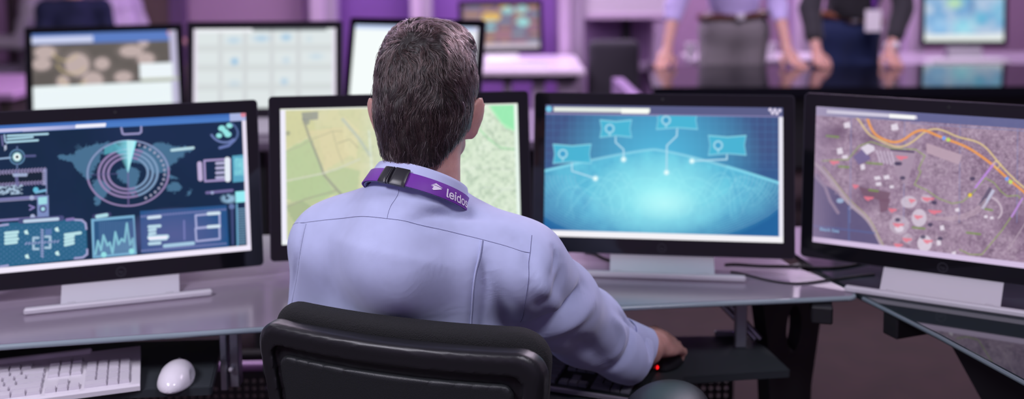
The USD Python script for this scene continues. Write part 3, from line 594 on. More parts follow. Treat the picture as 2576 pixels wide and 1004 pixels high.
def table_screen():
    c = small(bg=(222, 230, 230))
    for x in (30, 58, 88, 118): c.line([(x, 0), (x, 90)], 5, (206, 210, 212), .8)
    for y in (22, 44, 66): c.line([(0, y), (160, y)], 8, (210, 216, 216), .8)
    for x, y, rx, a in ((45, 13, 12, .45), (76, 11, 14, .6), (104, 10, 9, .8), (46, 37, 6, 1), (104, 36, 6, .35), (102, 60, 6, .6), (46, 62, 10, .25), (138, 32, 12, .3), (130, 12, 6, .2)): c.glow(x, y, rx, 6, (120, 184, 226), a)
    c.put(((c.x < 66) & (c.y < 4)) * 1., (240, 242, 246)); c.put(((c.x >= 66) & (c.x < 150) & (c.y < 3)) * 1., (60, 70, 80), .7); c.put((c.x < 4) + (c.x > 156) * 1., (232, 224, 240)); return c
def blank_screen():
    c = small(bg=(246, 253, 252)); c.put((c.y < 5) * 1., (190, 206, 240)); c.put(np.clip((c.x - 150) / 8, 0, 1), (214, 206, 230), .6); return c
def rows_screen():
    c = small(bg=(128, 104, 132)); cols = [(150, 208, 214), (222, 178, 100), (200, 140, 140), (128, 150, 170), (182, 140, 120)]; g = np.random.default_rng(5)
    for r in range(6):
        for k in range(5):
            c.line([(12 + k * 32 + g.uniform(-4, 4), 6 + r * 14), (30 + k * 32 + g.uniform(-3, 5), 6 + r * 14)], g.uniform(7, 11), cols[g.integers(5)], g.uniform(.25, .85))
    for x, y in ((95, 12), (125, 10), (125, 34), (128, 38)): c.disc(x, y, 13, (160, 222, 222), .75, ry=8)
    for x in (52, 68): c.disc(x, 24, 12, (232, 190, 104), .9, ry=9)
    c.put((c.y > 80) * 1., (204, 190, 208)); return c
def cloud_screen():
    c = small(bg=(120, 170, 214)); c.put(np.clip(c.fbm(26, 2) * 2.6 - 1, 0, 1), (236, 236, 240), .8); c.put(np.clip(c.fbm(30, 6) * 2.4 - 1.1, 0, 1), (88, 196, 224), .8)
    c.glow(60, 12, 24, 16, (200, 236, 170), 1.0); c.glow(112, 44, 26, 22, (70, 180, 214), .9); c.glow(78, 62, 34, 26, (150, 226, 240), .9); c.glow(30, 60, 34, 26, (160, 200, 240), .8); c.glow(95, 16, 10, 30, (80, 110, 160), .6)
    c.put((c.y > 76) * 1., (232, 238, 236)); return c

# ---------------------------------------------------------------- the monitors
G1 = 'row of four wide monitors on the glass desks'
monitor('black all-in-one monitor showing a blue radar sweep over a world map', (-.786, 2.023), .332, .131, radar_screen(), .0605)
monitor('black all-in-one monitor with a green aerial field map, half hidden behind the seated man', (-.234, 2.164), .142, .161, aerial_screen(), .065)
monitor('black all-in-one monitor showing a glowing cyan globe with four call-out boxes', (.320, 2.173), -.127, .173, globe_screen(), .061)
mon4 = monitor('black all-in-one monitor with a mauve satellite map crossed by an orange road', (.851, 1.997), -.507, .02, satellite_screen(), .069)
tx = meshkit.text_mesh('Black Sea', .0062, .0002); tx.apply_translation([-SW / 2 + .014, .026, .0005])
obj('screen_lettering', leaning(to_xz(tx), .02, .069), emit('lettering_blue', srgb(150, 200, 240), 1.0), mon4, False)
# row behind
back_desk = thing('long_desk', 'dark desk behind the glass desk, under the three small bright monitors', 'desk')
deskgrey = mat('desk_grey', (.16, .12, .18), .35)
obj('desk_top', T(box(-1.95, .15, -.3, .45, -.03, 0, .004), (0, 3.75, .79)), deskgrey, back_desk)
for x in (-1.85, -.9, .05): obj('leg', box(x - .03, x + .03, 3.6, 4.05, 0, .76, .004), satin_black, back_desk)
monitor('distant monitor showing brown islands above a white panel, left of the table one', (-1.509, 3.827), .362, .30, islands_screen(), .071, zdesk=.79, detailed=False)
monitor('distant monitor showing a pale spreadsheet grid with small blue marks', (-.890, 3.683), .021, .136, table_screen(), .084, zdesk=.79, detailed=False)
monitor('distant monitor with a blank white page, behind the seated man\'s head', (-.375, 3.735), -.398, .196, blank_screen(), .090, zdesk=.79, detailed=False)
# ---------------------------------------------------------------- implicit modelling: bodies as one smooth surface
def smin(a, b, k):
    if k <= 0: return np.minimum(a, b)
    h = np.clip(.5 + .5 * (b - a) / k, 0, 1); return b + (a - b) * h - k * h * (1 - h)
def cone(P, a, b, ra, rb):
    a, b = np.asarray(a, float), np.asarray(b, float); e = b - a; w = P - a
    t = np.clip(w @ e / (e @ e + 1e-12), 0, 1); return np.linalg.norm(w - t[:, None] * e, axis=1) - (ra + t * (rb - ra))
def ell(P, c, r, R=None):
    q = P - np.asarray(c, float)
    if R is not None: q = q @ R            # columns of R: the ellipsoid's axes
    r = np.asarray(r, float); k0 = np.linalg.norm(q / r, axis=1); k1 = np.linalg.norm(q / r ** 2, axis=1) + 1e-9
    return k0 * (k0 - 1) / k1
def rotz(a): return np.array([[math.cos(a), -math.sin(a), 0], [math.sin(a), math.cos(a), 0], [0, 0, 1]])
def roty(a): return np.array([[math.cos(a), 0, math.sin(a)], [0, 1, 0], [-math.sin(a), 0, math.cos(a)]])
def rotx(a): return np.array([[1, 0, 0], [0, math.cos(a), -math.sin(a)], [0, math.sin(a), math.cos(a)]])
def field(parts):
    def f(P):
        d = np.full(len(P), 1e3)
        for fn, k in parts: d = smin(d, fn(P), k) if k >= 0 else np.maximum(d, fn(P))
        return d
    return f
def nets(fn, lo, hi, h):
    """surface of fn = 0 as a mesh (surface nets), evaluated only near the surface"""
    lo, hi = np.asarray(lo, float), np.asarray(hi, float); B = 8
    nb = np.ceil((hi - lo) / (h * B)).astype(int); n = nb * B + 1
    g = np.stack(np.meshgrid(*[np.arange(k) for k in nb], indexing='ij'), -1).reshape(-1, 3)
    d = fn(lo + (g + .5) * B * h); near = np.abs(d) < B * h * .87 * 1.7 + h
    vol = np.full(n, 1.0, np.float32)
    loc = np.stack(np.meshgrid(*[np.arange(B + 1)] * 3, indexing='ij'), -1).reshape(-1, 3)
    for b, dd in zip(g[~near], d[~near]):
        if dd < 0: vol[b[0] * B:b[0] * B + B + 1, b[1] * B:b[1] * B + B + 1, b[2] * B:b[2] * B + B + 1] = -1
    bl = g[near]
    for s in range(0, len(bl), 200):
        ix = bl[s:s + 200, None, :] * B + loc[None]; v = fn(lo + ix.reshape(-1, 3) * h); ix = ix.reshape(-1, 3)
        vol[ix[:, 0], ix[:, 1], ix[:, 2]] = v
    s = vol < 0; c = [s[i:n[0] - 1 + i, j:n[1] - 1 + j, k:n[2] - 1 + k] for i in (0, 1) for j in (0, 1) for k in (0, 1)]
    tot = sum(x.astype(np.int8) for x in c); act = np.argwhere((tot > 0) & (tot < 8)); cid = np.full(tuple(n - 1), -1, np.int64); cid[tuple(act.T)] = np.arange(len(act))
    acc = np.zeros((len(act), 3)); cnt = np.zeros(len(act))
    offs = np.array([(i, j, k) for i in (0, 1) for j in (0, 1) for k in (0, 1)])
    vals = np.stack([vol[tuple((act + o).T)] for o in offs], 1)
    for a in range(8):
        for b in range(a + 1, 8):
            if np.abs(offs[a] - offs[b]).sum() != 1: continue
            va, vb = vals[:, a], vals[:, b]; m = (va < 0) != (vb < 0); t = np.where(m, va / (va - vb + 1e-20), 0)
            acc += m[:, None] * (offs[a] + t[:, None] * (offs[b] - offs[a])); cnt += m
    V = lo + (act + acc / cnt[:, None]) * h; Fs = []
    for ax in range(3):
        u, w = [k for k in range(3) if k != ax]
        sl0 = [slice(None)] * 3; sl1 = [slice(None)] * 3; sl0[ax] = slice(0, -1); sl1[ax] = slice(1, None)
        e = np.argwhere(s[tuple(sl0)] != s[tuple(sl1)])
        e = e[(e[:, u] > 0) & (e[:, w] > 0) & (e[:, u] < n[u] - 1) & (e[:, w] < n[w] - 1)]
        q = []
        for du, dw in ((1, 1), (0, 1), (0, 0), (1, 0)):
            x = e.copy(); x[:, u] -= du; x[:, w] -= dw; q.append(cid[tuple(x.T)])
        q = np.stack(q, 1); neg = s[tuple(e.T)]
        if ax == 1: neg = ~neg
        Fs.append(np.where(neg[:, None], q, q[:, ::-1]))
    Fq = np.vstack(Fs); Fq = Fq[(Fq >= 0).all(1)]
    return trimesh.Trimesh(V, np.vstack([Fq[:, [0, 1, 2]], Fq[:, [0, 2, 3]]]), process=False)
def grad(fn, P, e=.0015):
    g = np.stack([fn(P + np.eye(3)[k] * e) - fn(P - np.eye(3)[k] * e) for k in range(3)], 1)
    return g / (np.linalg.norm(g, axis=1)[:, None] + 1e-9)
def relax(m, it=6):
    """volume-keeping smoothing over the mesh's edges"""
    from scipy.sparse import coo_matrix
    n = len(m.vertices); e = m.edges_unique; W = coo_matrix((np.ones(2 * len(e)), (np.r_[e[:, 0], e[:, 1]], np.r_[e[:, 1], e[:, 0]])), (n, n)).tocsr()
    deg = np.maximum(np.asarray(W.sum(1)).ravel(), 1)[:, None]; V = np.array(m.vertices)
    for _ in range(it):
        for l in (.5, -.515): V = V + l * (W @ V / deg - V)
    m.vertices = V; return m
def hand_parts(wrist, fwd, up, side, thumb_side, curl=(.5, .6, .6), L=1.0, k=.006, spread=.10, roll_down=0.0):
    """palm, five unequal jointed fingers. fwd: wrist to knuckles, up: back of the hand, side: across towards the thumb"""
    w = np.asarray(wrist, float); f, u, s = (np.asarray(x, float) / np.linalg.norm(x) for x in (fwd, up, side))
    P = []; kn = w + f * .088 * L
    P.append((lambda Q: ell(Q, w + f * .050 * L, (.048 * L, .015 * L, .040 * L), np.stack([f, u, s], 1)), .012))
    P.append((lambda Q: cone(Q, w - f * .03 * L, w + f * .03 * L, .026 * L, .027 * L), .014))
    for i, (off, ln, r) in enumerate(((.030, .082, .0092), (.010, .091, .0096), (-.010, .085, .0092), (-.029, .068, .0082))):
        a = kn + s * off * L + f * (-.004 if i in (0, 3) else .004) * L - u * .002; d = f + s * spread * (off / .03)
        b0 = w + f * .03 * L + s * off * .6 * L; P.append((lambda Q, b0=b0, a=a, r=r: cone(Q, b0, a, .012 * L, (r + .0015) * L), .010))
        ang = 0.0
        for j, (seg, cu) in enumerate(zip((.46, .30, .24), curl)):
            ang += cu; dd = d / np.linalg.norm(d) * math.cos(ang) - u * math.sin(ang); b = a + dd * ln * seg * L
            P.append((lambda Q, a=a, b=b, r=r, j=j: cone(Q, a, b, r * (1 - .08 * j) * L, r * (.93 - .08 * j) * L), k if j == 0 else .003)); a = b
    a = w + f * .022 * L + s * .026 * L - u * .004; b = a + (f * .55 + s * .75 - u * .35) * .042 * L; c = b + (f * .9 + s * .15 - u * .35) * .032 * L; d_ = c + (f * .9 - s * .15 - u * .3) * .026 * L
    for p, q, r0, r1, kk in ((a, b, .016, .012, .010), (b, c, .0115, .0105, .004), (c, d_, .0105, .0085, .003)):
        P.append((lambda Q, p=p, q=q, r0=r0, r1=r1: cone(Q, p, q, r0 * L, r1 * L), kk))
    return P
skin = usdkit.material(stage, '/World/Looks/skin', {
    'tc': ('texture_coordinate', {}), 'n': ('noise_texture', {'scale': 60.0, 'detail': 5.0}), 'n2': ('noise_texture', {'scale': 900.0, 'detail': 2.0}),
    'r': ('rgb_ramp', {'ramp': [(.3, (.56, .29, .25)), (.7, (.66, .37, .32))]}), 'b': ('bump', {'strength': .25, 'distance': .0006}),
    'p': ('principled_bsdf', {'roughness': .48, 'subsurface_weight': .25, 'subsurface_scale': .004, 'subsurface_radius': (1.0, .35, .2)})},
    [('tc.object', 'n.vector'), ('tc.object', 'n2.vector'), ('n.fac', 'r.fac'), ('r.color', 'p.base_color'), ('n2.fac', 'b.height'), ('b.normal', 'p.normal')], surface='p.BSDF')
def cloth(name, color, rough=.8, weave=1400, sheen=.25, strength=.22):
    return usdkit.material(stage, '/World/Looks/' + name, {
        'tc': ('texture_coordinate', {}), 'w': ('noise_texture', {'scale': weave, 'detail': 2.0}),
        'n': ('noise_texture', {'scale': 30.0, 'detail': 3.0}), 'r': ('rgb_ramp', {'ramp': [(.2, tuple(np.array(color) * .93)), (.8, tuple(np.minimum(np.array(color) * 1.06, 1)))]}),
        'b': ('bump', {'strength': strength, 'distance': .0003}),
        'p': ('principled_bsdf', {'roughness': rough, 'sheen_weight': sheen, 'sheen_roughness': .4, 'specular_ior_level': .3})},
        [('tc.object', 'w.vector'), ('tc.object', 'n.vector'), ('n.fac', 'r.fac'), ('r.color', 'p.base_color'), ('w.fac', 'b.height'), ('b.normal', 'p.normal')], surface='p.BSDF')
shirt_blue = cloth('shirt_blue', (.50, .545, .80))
# ---------------------------------------------------------------- the seated man
def at_depth(px, py, y):
    v = FW + RT * (px - CX) / F - UP * (py - CY) / F; return EYE + v * y / v[1]
A = np.array
HEAD = A([-.139, 1.655, 1.176]); NB = A([-.143, 1.615, 1.0])
SL, SR = A([-.296, 1.675, .928]), A([.010, 1.585, .914])
EL_R, WR_R = A([.124, 1.80, .752]), A([.2520, 1.882, .6650])
EL_L, WR_L = A([-.345, 1.74, .680]), A([-.215, 1.90, .650])
HIP = A([-.165, 1.765, .47]); HY = -.015                     # head turned a little to the right
RH = rotz(HY)
def head_parts(hc, R, s=1.0, ears=True):
    c = lambda x, y, z: hc + R @ A([x, y, z]) * s
    E3 = lambda x, y, z, rx, ry, rz, RR=np.eye(3): (lambda P: ell(P, c(x, y, z), A([rx, ry, rz]) * s, R @ RR))
    C = lambda a, b, ra, rb: (lambda P: cone(P, c(*a), c(*b), ra * s, rb * s))
    P = [(E3(0, 0, .005, .074, .094, .096), 0), (E3(0, .045, -.045, .056, .055, .072), .02), (E3(0, .078, -.088, .030, .022, .022), .02),
         (C((-.042, .03, -.080), (0, .075, -.105), .018, .016), .02), (C((.042, .03, -.080), (0, .075, -.105), .018, .016), .02),
         (C((0, .093, -.005), (0, .112, -.040), .008, .011), .008), (C((-.012, .100, -.040), (.012, .100, -.040), .009, .009), .006),
         (C((-.018, .092, -.068), (.018, .092, -.068), .007, .007), .006), (C((-.016, .091, -.076), (.016, .091, -.076), .006, .006), .005),
         (C((-.05, .075, .018), (.05, .075, .018), .012, .012), .012), (E3(-.034, .058, -.028, .022, .02, .02), .012), (E3(.034, .058, -.028, .022, .02, .02), .012),
         (E3(-.030, .083, .000, .012, .012, .011), .004), (E3(.030, .083, .000, .012, .012, .011), .004)]
    if ears:
        for sx in (-1, 1):
            RR = rotz(sx * -.50) @ roty(sx * .24)
            P += [(E3(sx * .0815, -.012, -.024, .007, .021, .031, RR), .006), (E3(sx * .0745, -.004, -.050, .008, .011, .014, RR), .006)]
    return P
def body_field():
    P = head_parts(HEAD, RH)
    P += [(lambda Q: cone(Q, NB - [0, 0, .03], HEAD + RH @ A([0, -.028, -.075]), .060, .056), .03)]
    P += [(lambda Q: cone(Q, NB - [0, -.02, .05], SL + [0, .02, -.02], .045, .038), .04), (lambda Q: cone(Q, NB - [0, -.02, .05], SR + [0, .02, -.02], .045, .038), .04)]
    P += [(lambda Q: ell(Q, A([-.152, 1.69, .82]), (.145, .08, .17), rotz(-.25)), .03), (lambda Q: cone(Q, A([-.155, 1.745, .74]), HIP, .10, .11), .06)]
    for a, b, c_ in ((SL, EL_L, WR_L), (SR, EL_R, WR_R)):
        P += [(lambda Q, a=a, b=b: cone(Q, a, b, .046, .036), .03), (lambda Q, b=b, c_=c_: cone(Q, b, c_, .038, .026), .02)]
    # right hand over the mouse; left hand resting
    f = A([.46, .80, -.20]); f = f / np.linalg.norm(f); side = A([-.68, .34, .38]); side -= f * (side @ f); side /= np.linalg.norm(side); up = np.cross(side, f); up = up if up[2] > 0 else -up
    P += hand_parts(WR_R + f * .020 + A([0, 0, .012]), f, up, side, 1, (.22, 1.1, .6), 1.0)
    f2 = A([.75, .5, -.35]); f2 /= np.linalg.norm(f2); s2 = A([.5, -.8, 0.0]); s2 -= f2 * (s2 @ f2); s2 /= np.linalg.norm(s2); u2 = np.cross(s2, f2); u2 = u2 if u2[2] > 0 else -u2
    P += hand_parts(WR_L + f2 * .01, f2, u2, s2, 1, (.3, .5, .4), 1.0)
    KL, KR, AL, AR = A([-.27, 2.13, .475]), A([-.02, 2.14, .475]), A([-.26, 2.17, .09]), A([.0, 2.18, .09])
    for hx, k, a in ((-.085, KL, AL), (.085, KR, AR)):
        h = HIP + A([hx, 0, 0]); P += [(lambda Q, h=h, k=k: cone(Q, h, k, .075, .052), .05), (lambda Q, k=k, a=a: cone(Q, k, a, .056, .038), .02), (lambda Q, a=a: cone(Q, a - [0, .03, .04], a + [0, .16, -.055], .036, .026), .02)]
    return P, (KL, KR, AL, AR)
bp, LEGS = body_field()
man = thing('person', 'seated man with short dark greying hair, light blue shirt and purple lanyard, seen from behind', 'person', (0, 0, 0))
skin_mesh = nets(field(bp), (-.46, 1.45, .0), (.42, 2.42, 1.36), .0042)
obj('body', relax(skin_mesh, 5), skin, man, True)

# shirt: torso, shoulders and sleeves as one cloth, folds pushed in along measured lines
NA = A([-.149, 1.6065, 1.0357])                                          # centre of the neck opening
def shirt_field():
    cz0 = A([.3043, .4613, 1.0]); cz0 /= np.linalg.norm(cz0)
    P = [(lambda Q: ell(Q, A([-.160, 1.664, .79]), (.192, .122, .250), rotz(-.26)), 0),
         (lambda Q: cone(Q, A([-.165, 1.695, .80]), A([-.165, 1.755, .46]), .138, .120), .06),
         (lambda Q: cone(Q, A([-.235, 1.638, .935]), A([-.065, 1.592, .925]), .072, .074), .06),       # upper back
         (lambda Q: cone(Q, NA + [-.022, .0, -.046], SL + [.0, -.008, .004], .058, .062), .04), (lambda Q: cone(Q, NA + [.030, .0, -.060], SR + [-.008, -.004, .010], .060, .060), .04),
         (lambda Q: cone(Q, NA - cz0 * .105 + [.004, .012, 0], NA - cz0 * .030, .098, .074), .035),
         (lambda Q: cone(Q, SL, EL_L, .070, .056), .04), (lambda Q: cone(Q, EL_L, WR_L, .052, .042), .03),
         (lambda Q: cone(Q, SR + [.006, .01, .004], SR * .5 + EL_R * .5 + [.004, 0, -.008], .070, .069), .04), (lambda Q: cone(Q, SR * .5 + EL_R * .5 + [.004, 0, -.008], EL_R + [.002, -.005, -.006], .069, .066), .03),
         (lambda Q: cone(Q, EL_R + [.002, -.005, -.006], WR_R + A([-.035, -.03, .0]), .064, .049), .03), (lambda Q: cone(Q, WR_R + A([-.05, -.045, .012]), WR_R + A([.004, .002, -.004]), .048, .041), .015)]
    return P
wd = (WR_R - EL_R) / np.linalg.norm(WR_R - EL_R); wdl = (WR_L - EL_L) / np.linalg.norm(WR_L - EL_L)
sp = shirt_field()
sf_solid = field(sp)
def shirt_fn(Q):
    d = sf_solid(Q)
    cutr = ((Q - (WR_R - wd * .030)) @ wd); cutl = (Q - WR_L) @ wdl
    d = np.where(np.linalg.norm(Q - WR_R, axis=1) < .12, np.maximum(d, cutr), d); d = np.where(np.linalg.norm(Q - WR_L, axis=1) < .12, np.maximum(d, cutl), d)
    return np.maximum(d, .44 - Q[:, 2])
def on_shirt(px, pts_fn=None, lift=0.0, y0=1.35):
    """walks from the front of the scene along the measured direction until it meets the cloth"""
    px = A(px, float); D = FW + RT * ((px[:, 0] - CX) / F)[:, None] - UP * ((px[:, 1] - CY) / F)[:, None]; D /= np.linalg.norm(D, axis=1)[:, None]
    t = np.full(len(px), y0); fn = pts_fn or sf_solid; last = np.full(len(px), 9.0); best = t.copy()
    for _ in range(90):
        d = fn(EYE + D * t[:, None]); b = np.abs(d) < np.abs(last); best = np.where(b, t, best); last = np.where(b, d, last); t = t + np.clip(d, -.05, .2) * .8
    return EYE + D * (best - lift)[:, None]
FOLDS = [  # measured line, width (m), depth (m, + is a crease), sharpness
    ([(1215, 690), (1250, 765), (1300, 850)], .022, .011), ([(1395, 625), (1402, 650), (1392, 690)], .008, .007), ([(1415, 660), (1402, 720), (1360, 765)], .014, .008),
    ([(1470, 720), (1440, 765), (1390, 800), (1330, 822)], .016, .016), ([(1462, 732), (1450, 760), (1425, 790)], .006, .006), ([(1490, 760), (1430, 815), (1350, 845)], .016, -.009), ([(1560, 792), (1592, 840), (1575, 900), (1525, 935)], .009, .010),
    ([(1540, 800), (1565, 850), (1545, 900)], .010, -.006), ([(1590, 820), (1632, 870), (1636, 900)], .006, .007), ([(1420, 855), (1480, 880), (1520, 920)], .022, .010), ([(1340, 700), (1380, 740), (1400, 790)], .014, -.008),
    ([(1040, 548), (1110, 540), (1180, 542)], .009, .005), ([(1130, 520), (1180, 535), (1210, 545)], .010, .006), ([(1060, 500), (1120, 520), (1170, 530)], .010, -.004), ([(1030, 552), (1070, 566), (1110, 572)], .010, .004),
    ([(760, 560), (745, 640), (722, 760)], .008, .004), ([(1080, 660), (1100, 720), (1110, 790)], .05, .003),
    ([(1280, 590), (1330, 640), (1340, 700)], .014, .006)]
sh = relax(nets(shirt_fn, (-.47, 1.40, .42), (.34, 2.06, 1.12), .0038), 8)
SV = A(sh.vertices); SN = grad(sf_solid, SV)
disp = np.zeros(len(SV))
for ln, w, dep in FOLDS:
    q = spline(on_shirt(spline(A(ln, float), 14)), 30)
    dd = np.min(np.linalg.norm(SV[:, None, :] - q[None], axis=2), 1) if len(SV) < 2e5 else 0
    tt = np.argmin(np.linalg.norm(SV[:, None, :] - q[None], axis=2), 1) / 29.0
    disp -= 1.15 * dep * np.exp(-(dd / w) ** 2) * np.clip(np.sin(np.pi * (.12 + .76 * tt)), 0, 1)
disp += (meshkit.fbm(SV * 9, 2, 3) - .5) * .006
# box pleats: cloth on the outer side lies under the panel edge
PLEATS = ([(1212, 603), (1206, 650), (1197, 720), (1187, 820)], [(762, 566), (748, 620), (737, 690), (726, 770)])
for ln, sgn in zip(PLEATS, (1, -1)):
    q = spline(on_shirt(spline(A(ln, float), 10)), 60); q = np.array([np.convolve(np.pad(q[:, i], 12, 'edge'), np.ones(25) / 25, 'valid') for i in range(3)]).T; dist = np.linalg.norm(SV[:, None] - q[None], axis=2); k = dist.argmin(1); dd = dist.min(1)
    outer = ((SV - q[k]) @ A([1.0, 0, 0])) * sgn
    disp -= (.008 if sgn > 0 else .003) * np.exp(-((outer - .009) / .011) ** 2) * np.clip((.05 - dd) / .02, 0, 1) * np.clip(k / 22, 0, 1) * np.clip(-SN[:, 1] * 3, 0, 1)
sh.vertices = SV + SN * disp[:, None]
shirt = obj('shirt', sh, shirt_blue, man, True)
shirt_p = shirt
seam_mat = mat('seam_thread', (.20, .21, .36), .8)
from scipy.spatial import cKDTree
_kt = cKDTree(A(sh.vertices)); _vn = A(sh.vertex_normals)
def snap(pts, lift=.0002):
    d, k = _kt.query(pts, k=14); w = np.exp(-(d / .005) ** 2) + 1e-6; w /= w.sum(1)[:, None]; B = A(sh.vertices)[k]
    n = (_vn[k] * w[..., None]).sum(1); n /= np.linalg.norm(n, axis=1)[:, None]
    return pts + n * ((((B - pts[:, None]) * n[:, None]).sum(2) * w).sum(1) + lift)[:, None]
def seam(name, px, r=.00055, n=80, lift=.0001, m=None):
    q = snap(on_shirt(spline(A(px, float), n)), .0001)
    for _ in range(12): q[1:-1] = (q[:-2] + q[1:-1] * 2 + q[2:]) / 4
    q = snap(q, lift); obj(name, tube(q, r, 6), m or seam_mat, shirt_p, True)
seam('yoke_seam', [(736, 566), (790, 556), (850, 549), (910, 545), (975, 551), (1050, 560), (1090, 570), (1150, 586), (1214, 603), (1270, 618), (1333, 634)])
seam('yoke_split', [(1003, 476), (998, 495), (985, 515), (977, 535), (974, 550)], .0004)
seam('sleeve_seam', [(1338, 592), (1334, 640), (1330, 700), (1322, 760), (1312, 820)], .0006)
seam('sleeve_seam', [(768, 562), (752, 625), (740, 695), (731, 770)], .0005)
seam('pleat_edge', [(1212, 604), (1206, 650), (1197, 720), (1187, 822)], .0016, 80, .0006, shirt_blue)
seam('pleat_seam', [(1216, 606), (1211, 650), (1203, 720), (1193, 822)], .0005)
# cuff and its button
ca = np.cross(wd, [0, 0, 1.0]); ca /= np.linalg.norm(ca); cb = np.cross(ca, wd)
def ring_strip(c, a, b, ax, rad, h, th, n=48):
    t = np.linspace(0, 2 * np.pi, n, endpoint=False); o = np.cos(t)[:, None] * a + np.sin(t)[:, None] * b
    rows = [c + o * (rad + dr) + ax * dz for dr, dz in ((0, 0), (th, .001), (th, h - .001), (0, h), (-th, h - .001), (-th, .001))]
    V = np.vstack(rows); m = len(rows); f = []
    for i in range(m):
        for j in range(n):
            p, q, r, s_ = i * n + j, i * n + (j + 1) % n, ((i + 1) % m) * n + (j + 1) % n, ((i + 1) % m) * n + j; f += [[p, q, r], [p, r, s_]]
    return trimesh.Trimesh(V, f)
cuff = ring_strip(WR_R - wd * .076, ca, cb, wd, .0405, .060, .0016)
cv_ = A(cuff.vertices); cuff.vertices = cv_ + (meshkit.fbm(cv_ * 40, 2, 8)[:, None] - .5) * .005
cuff_p = obj('cuff', cuff, shirt_blue, shirt_p, True)
obj('cuff_button', T(trimesh.creation.icosphere(2, .0036), tuple(WR_R - wd * .034 - cb * .024 - ca * .034)), white_plastic, shirt_p, True)
# folded collar around the neck
CC = A([-.149, 1.6065, 1.0357]); cz_ = A([.3043, .4613, 1.0]); cz_ /= np.linalg.norm(cz_); cx_ = A([1.0, 0, 0]); cx_ -= cz_ * (cx_ @ cz_); cx_ /= np.linalg.norm(cx_); cy_ = np.cross(cz_, cx_)
def collar_pt(t, h, r):
    """t: angle round the neck, h: height along it, r: extra radius"""
    return CC + cx_ * (np.cos(t) * (.0709 + r))[..., None] + cy_ * (np.sin(t) * (.0741 + r))[..., None] + cz_ * h[..., None] if np.ndim(t) else None
def collar_sheet():
    t = np.linspace(math.radians(-258), math.radians(78), 90); prof = [(-.004, -.002), (.020, -.0035), (.0235, -.0025), (.0255, .0003), (.0250, .003), (.020, .0052), (.004, .0095), (-.013, .0145), (-.0135, .013), (.003, .0082), (.018, .0038), (-.004, -.0006)]
    V = np.stack([collar_pt(t, np.full_like(t, h), np.full_like(t, r)) for h, r in prof], 1); n, m = V.shape[:2]; f = []
    for i in range(n - 1):
        for j in range(m):
            k = (j + 1) % m; p, q, r, s_ = i * m + j, i * m + k, (i + 1) * m + k, (i + 1) * m + j; f += [[p, q, r], [p, r, s_]]
    return trimesh.Trimesh(V.reshape(-1, 3), f)
cs = collar_sheet(); trimesh.repair.fix_normals(cs)
obj('collar', cs, shirt_blue, shirt_p, True)
# trousers and shoes
KL, KR, AL, AR = LEGS
tp = [(lambda Q: cone(Q, HIP + [-.05, 0, -.0], HIP + [.05, 0, 0], .110, .110), 0)]
for hx, k, a in ((-.085, KL, AL), (.085, KR, AR)):
    h = HIP + A([hx, 0, 0]); tp += [(lambda Q, h=h, k=k: cone(Q, h, k, .088, .062), .05), (lambda Q, k=k, a=a: cone(Q, k, a + [0, 0, .05], .064, .058), .02)]
tp += [(lambda Q: Q[:, 2] - .575, -1), (lambda Q: .10 - Q[:, 2], -1)]
obj('trousers', relax(nets(field(tp), (-.45, 1.5, .06), (.16, 2.34, .66), .009), 3), cloth('trousers_dark', (.03, .03, .04)), man, True)
for a in (AL, AR):
    q = [(lambda Q, a=a: cone(Q, a - [0, .035, .035], a + [0, .17, -.048], .046, .038), 0), (lambda Q, a=a: cone(Q, a, a + [0, 0, .03], .048, .05), .02), (lambda Q: .002 - Q[:, 2], -1)]
    obj('shoe', relax(nets(field(q), a - [.09, .12, .1], a + [.09, .26, .09], .006), 2), gloss_black, man, True)

# lanyard band on the collar, with its black safety buckle and white print
purple_band = cloth('lanyard_purple', (.175, .035, .36), .5, 2400, .1, .2)
def band_mesh(f0, f1, t0, t1, n=60, th=.0009):
    t = np.linspace(t0, t1, n); lo, hi = f0(t), f1(t)
    nrm = np.cross(np.gradient(lo, axis=0), hi - lo); nrm /= np.linalg.norm(nrm, axis=1)[:, None]
    mid = (lo + hi) / 2
    V = np.stack([lo - nrm * th, lo + nrm * th, (lo + hi) / 2 + nrm * th, hi + nrm * th, hi - nrm * th], 1); m = 5; f = []
    for i in range(n - 1):
        for j in range(m):
            k = (j + 1) % m; p, q, r, s_ = i * m + j, i * m + k, (i + 1) * m + k, (i + 1) * m + j; f += [[p, q, r], [p, r, s_]]
    return trimesh.Trimesh(V.reshape(-1, 3), f)
# the band follows the collar's fold round the neck, then runs down the chest
T0, T1 = -212.0, 20.0
def on_band(u, v, lift):
    """u 0..1 round the neck from the man's left to his right, v 0 (lower edge) .. 1 (upper edge)"""
    u, v, lift = np.broadcast_arrays(np.asarray(u, float), np.asarray(v, float), np.asarray(lift, float)); t = np.radians(T0 + u * (T1 - T0))
    return collar_pt(t, -.0135 + .0225 * v + lift * .3, .0166 - .0070 * v + lift)
uu = np.linspace(0, 1, 50)
frontL, frontR = [A([-.225, 1.70, 1.02]), A([-.21, 1.76, .93]), A([-.165, 1.79, .80])], [A([-.060, 1.70, .955]), A([-.085, 1.755, .90]), A([-.13, 1.785, .80])]
def edge(v): sft = A([0, 0, .010 if v > .5 else -.010]); return spline(np.vstack([[x + sft for x in frontL[::-1]], on_band(uu, np.full(50, v), .0008), [x + sft for x in frontR]]), 160)
ET, EB = edge(1.0), edge(0.0)
fi = lambda Eg: (lambda t: np.stack([np.interp(t, np.linspace(0, 1, 160), Eg[:, k]) for k in range(3)], 1))
lan = obj('lanyard', band_mesh(fi(EB), fi(ET), 0, 1, 160), purple_band, man, True)
buckle_mat = mat('buckle_black', (.022, .022, .028), .38)
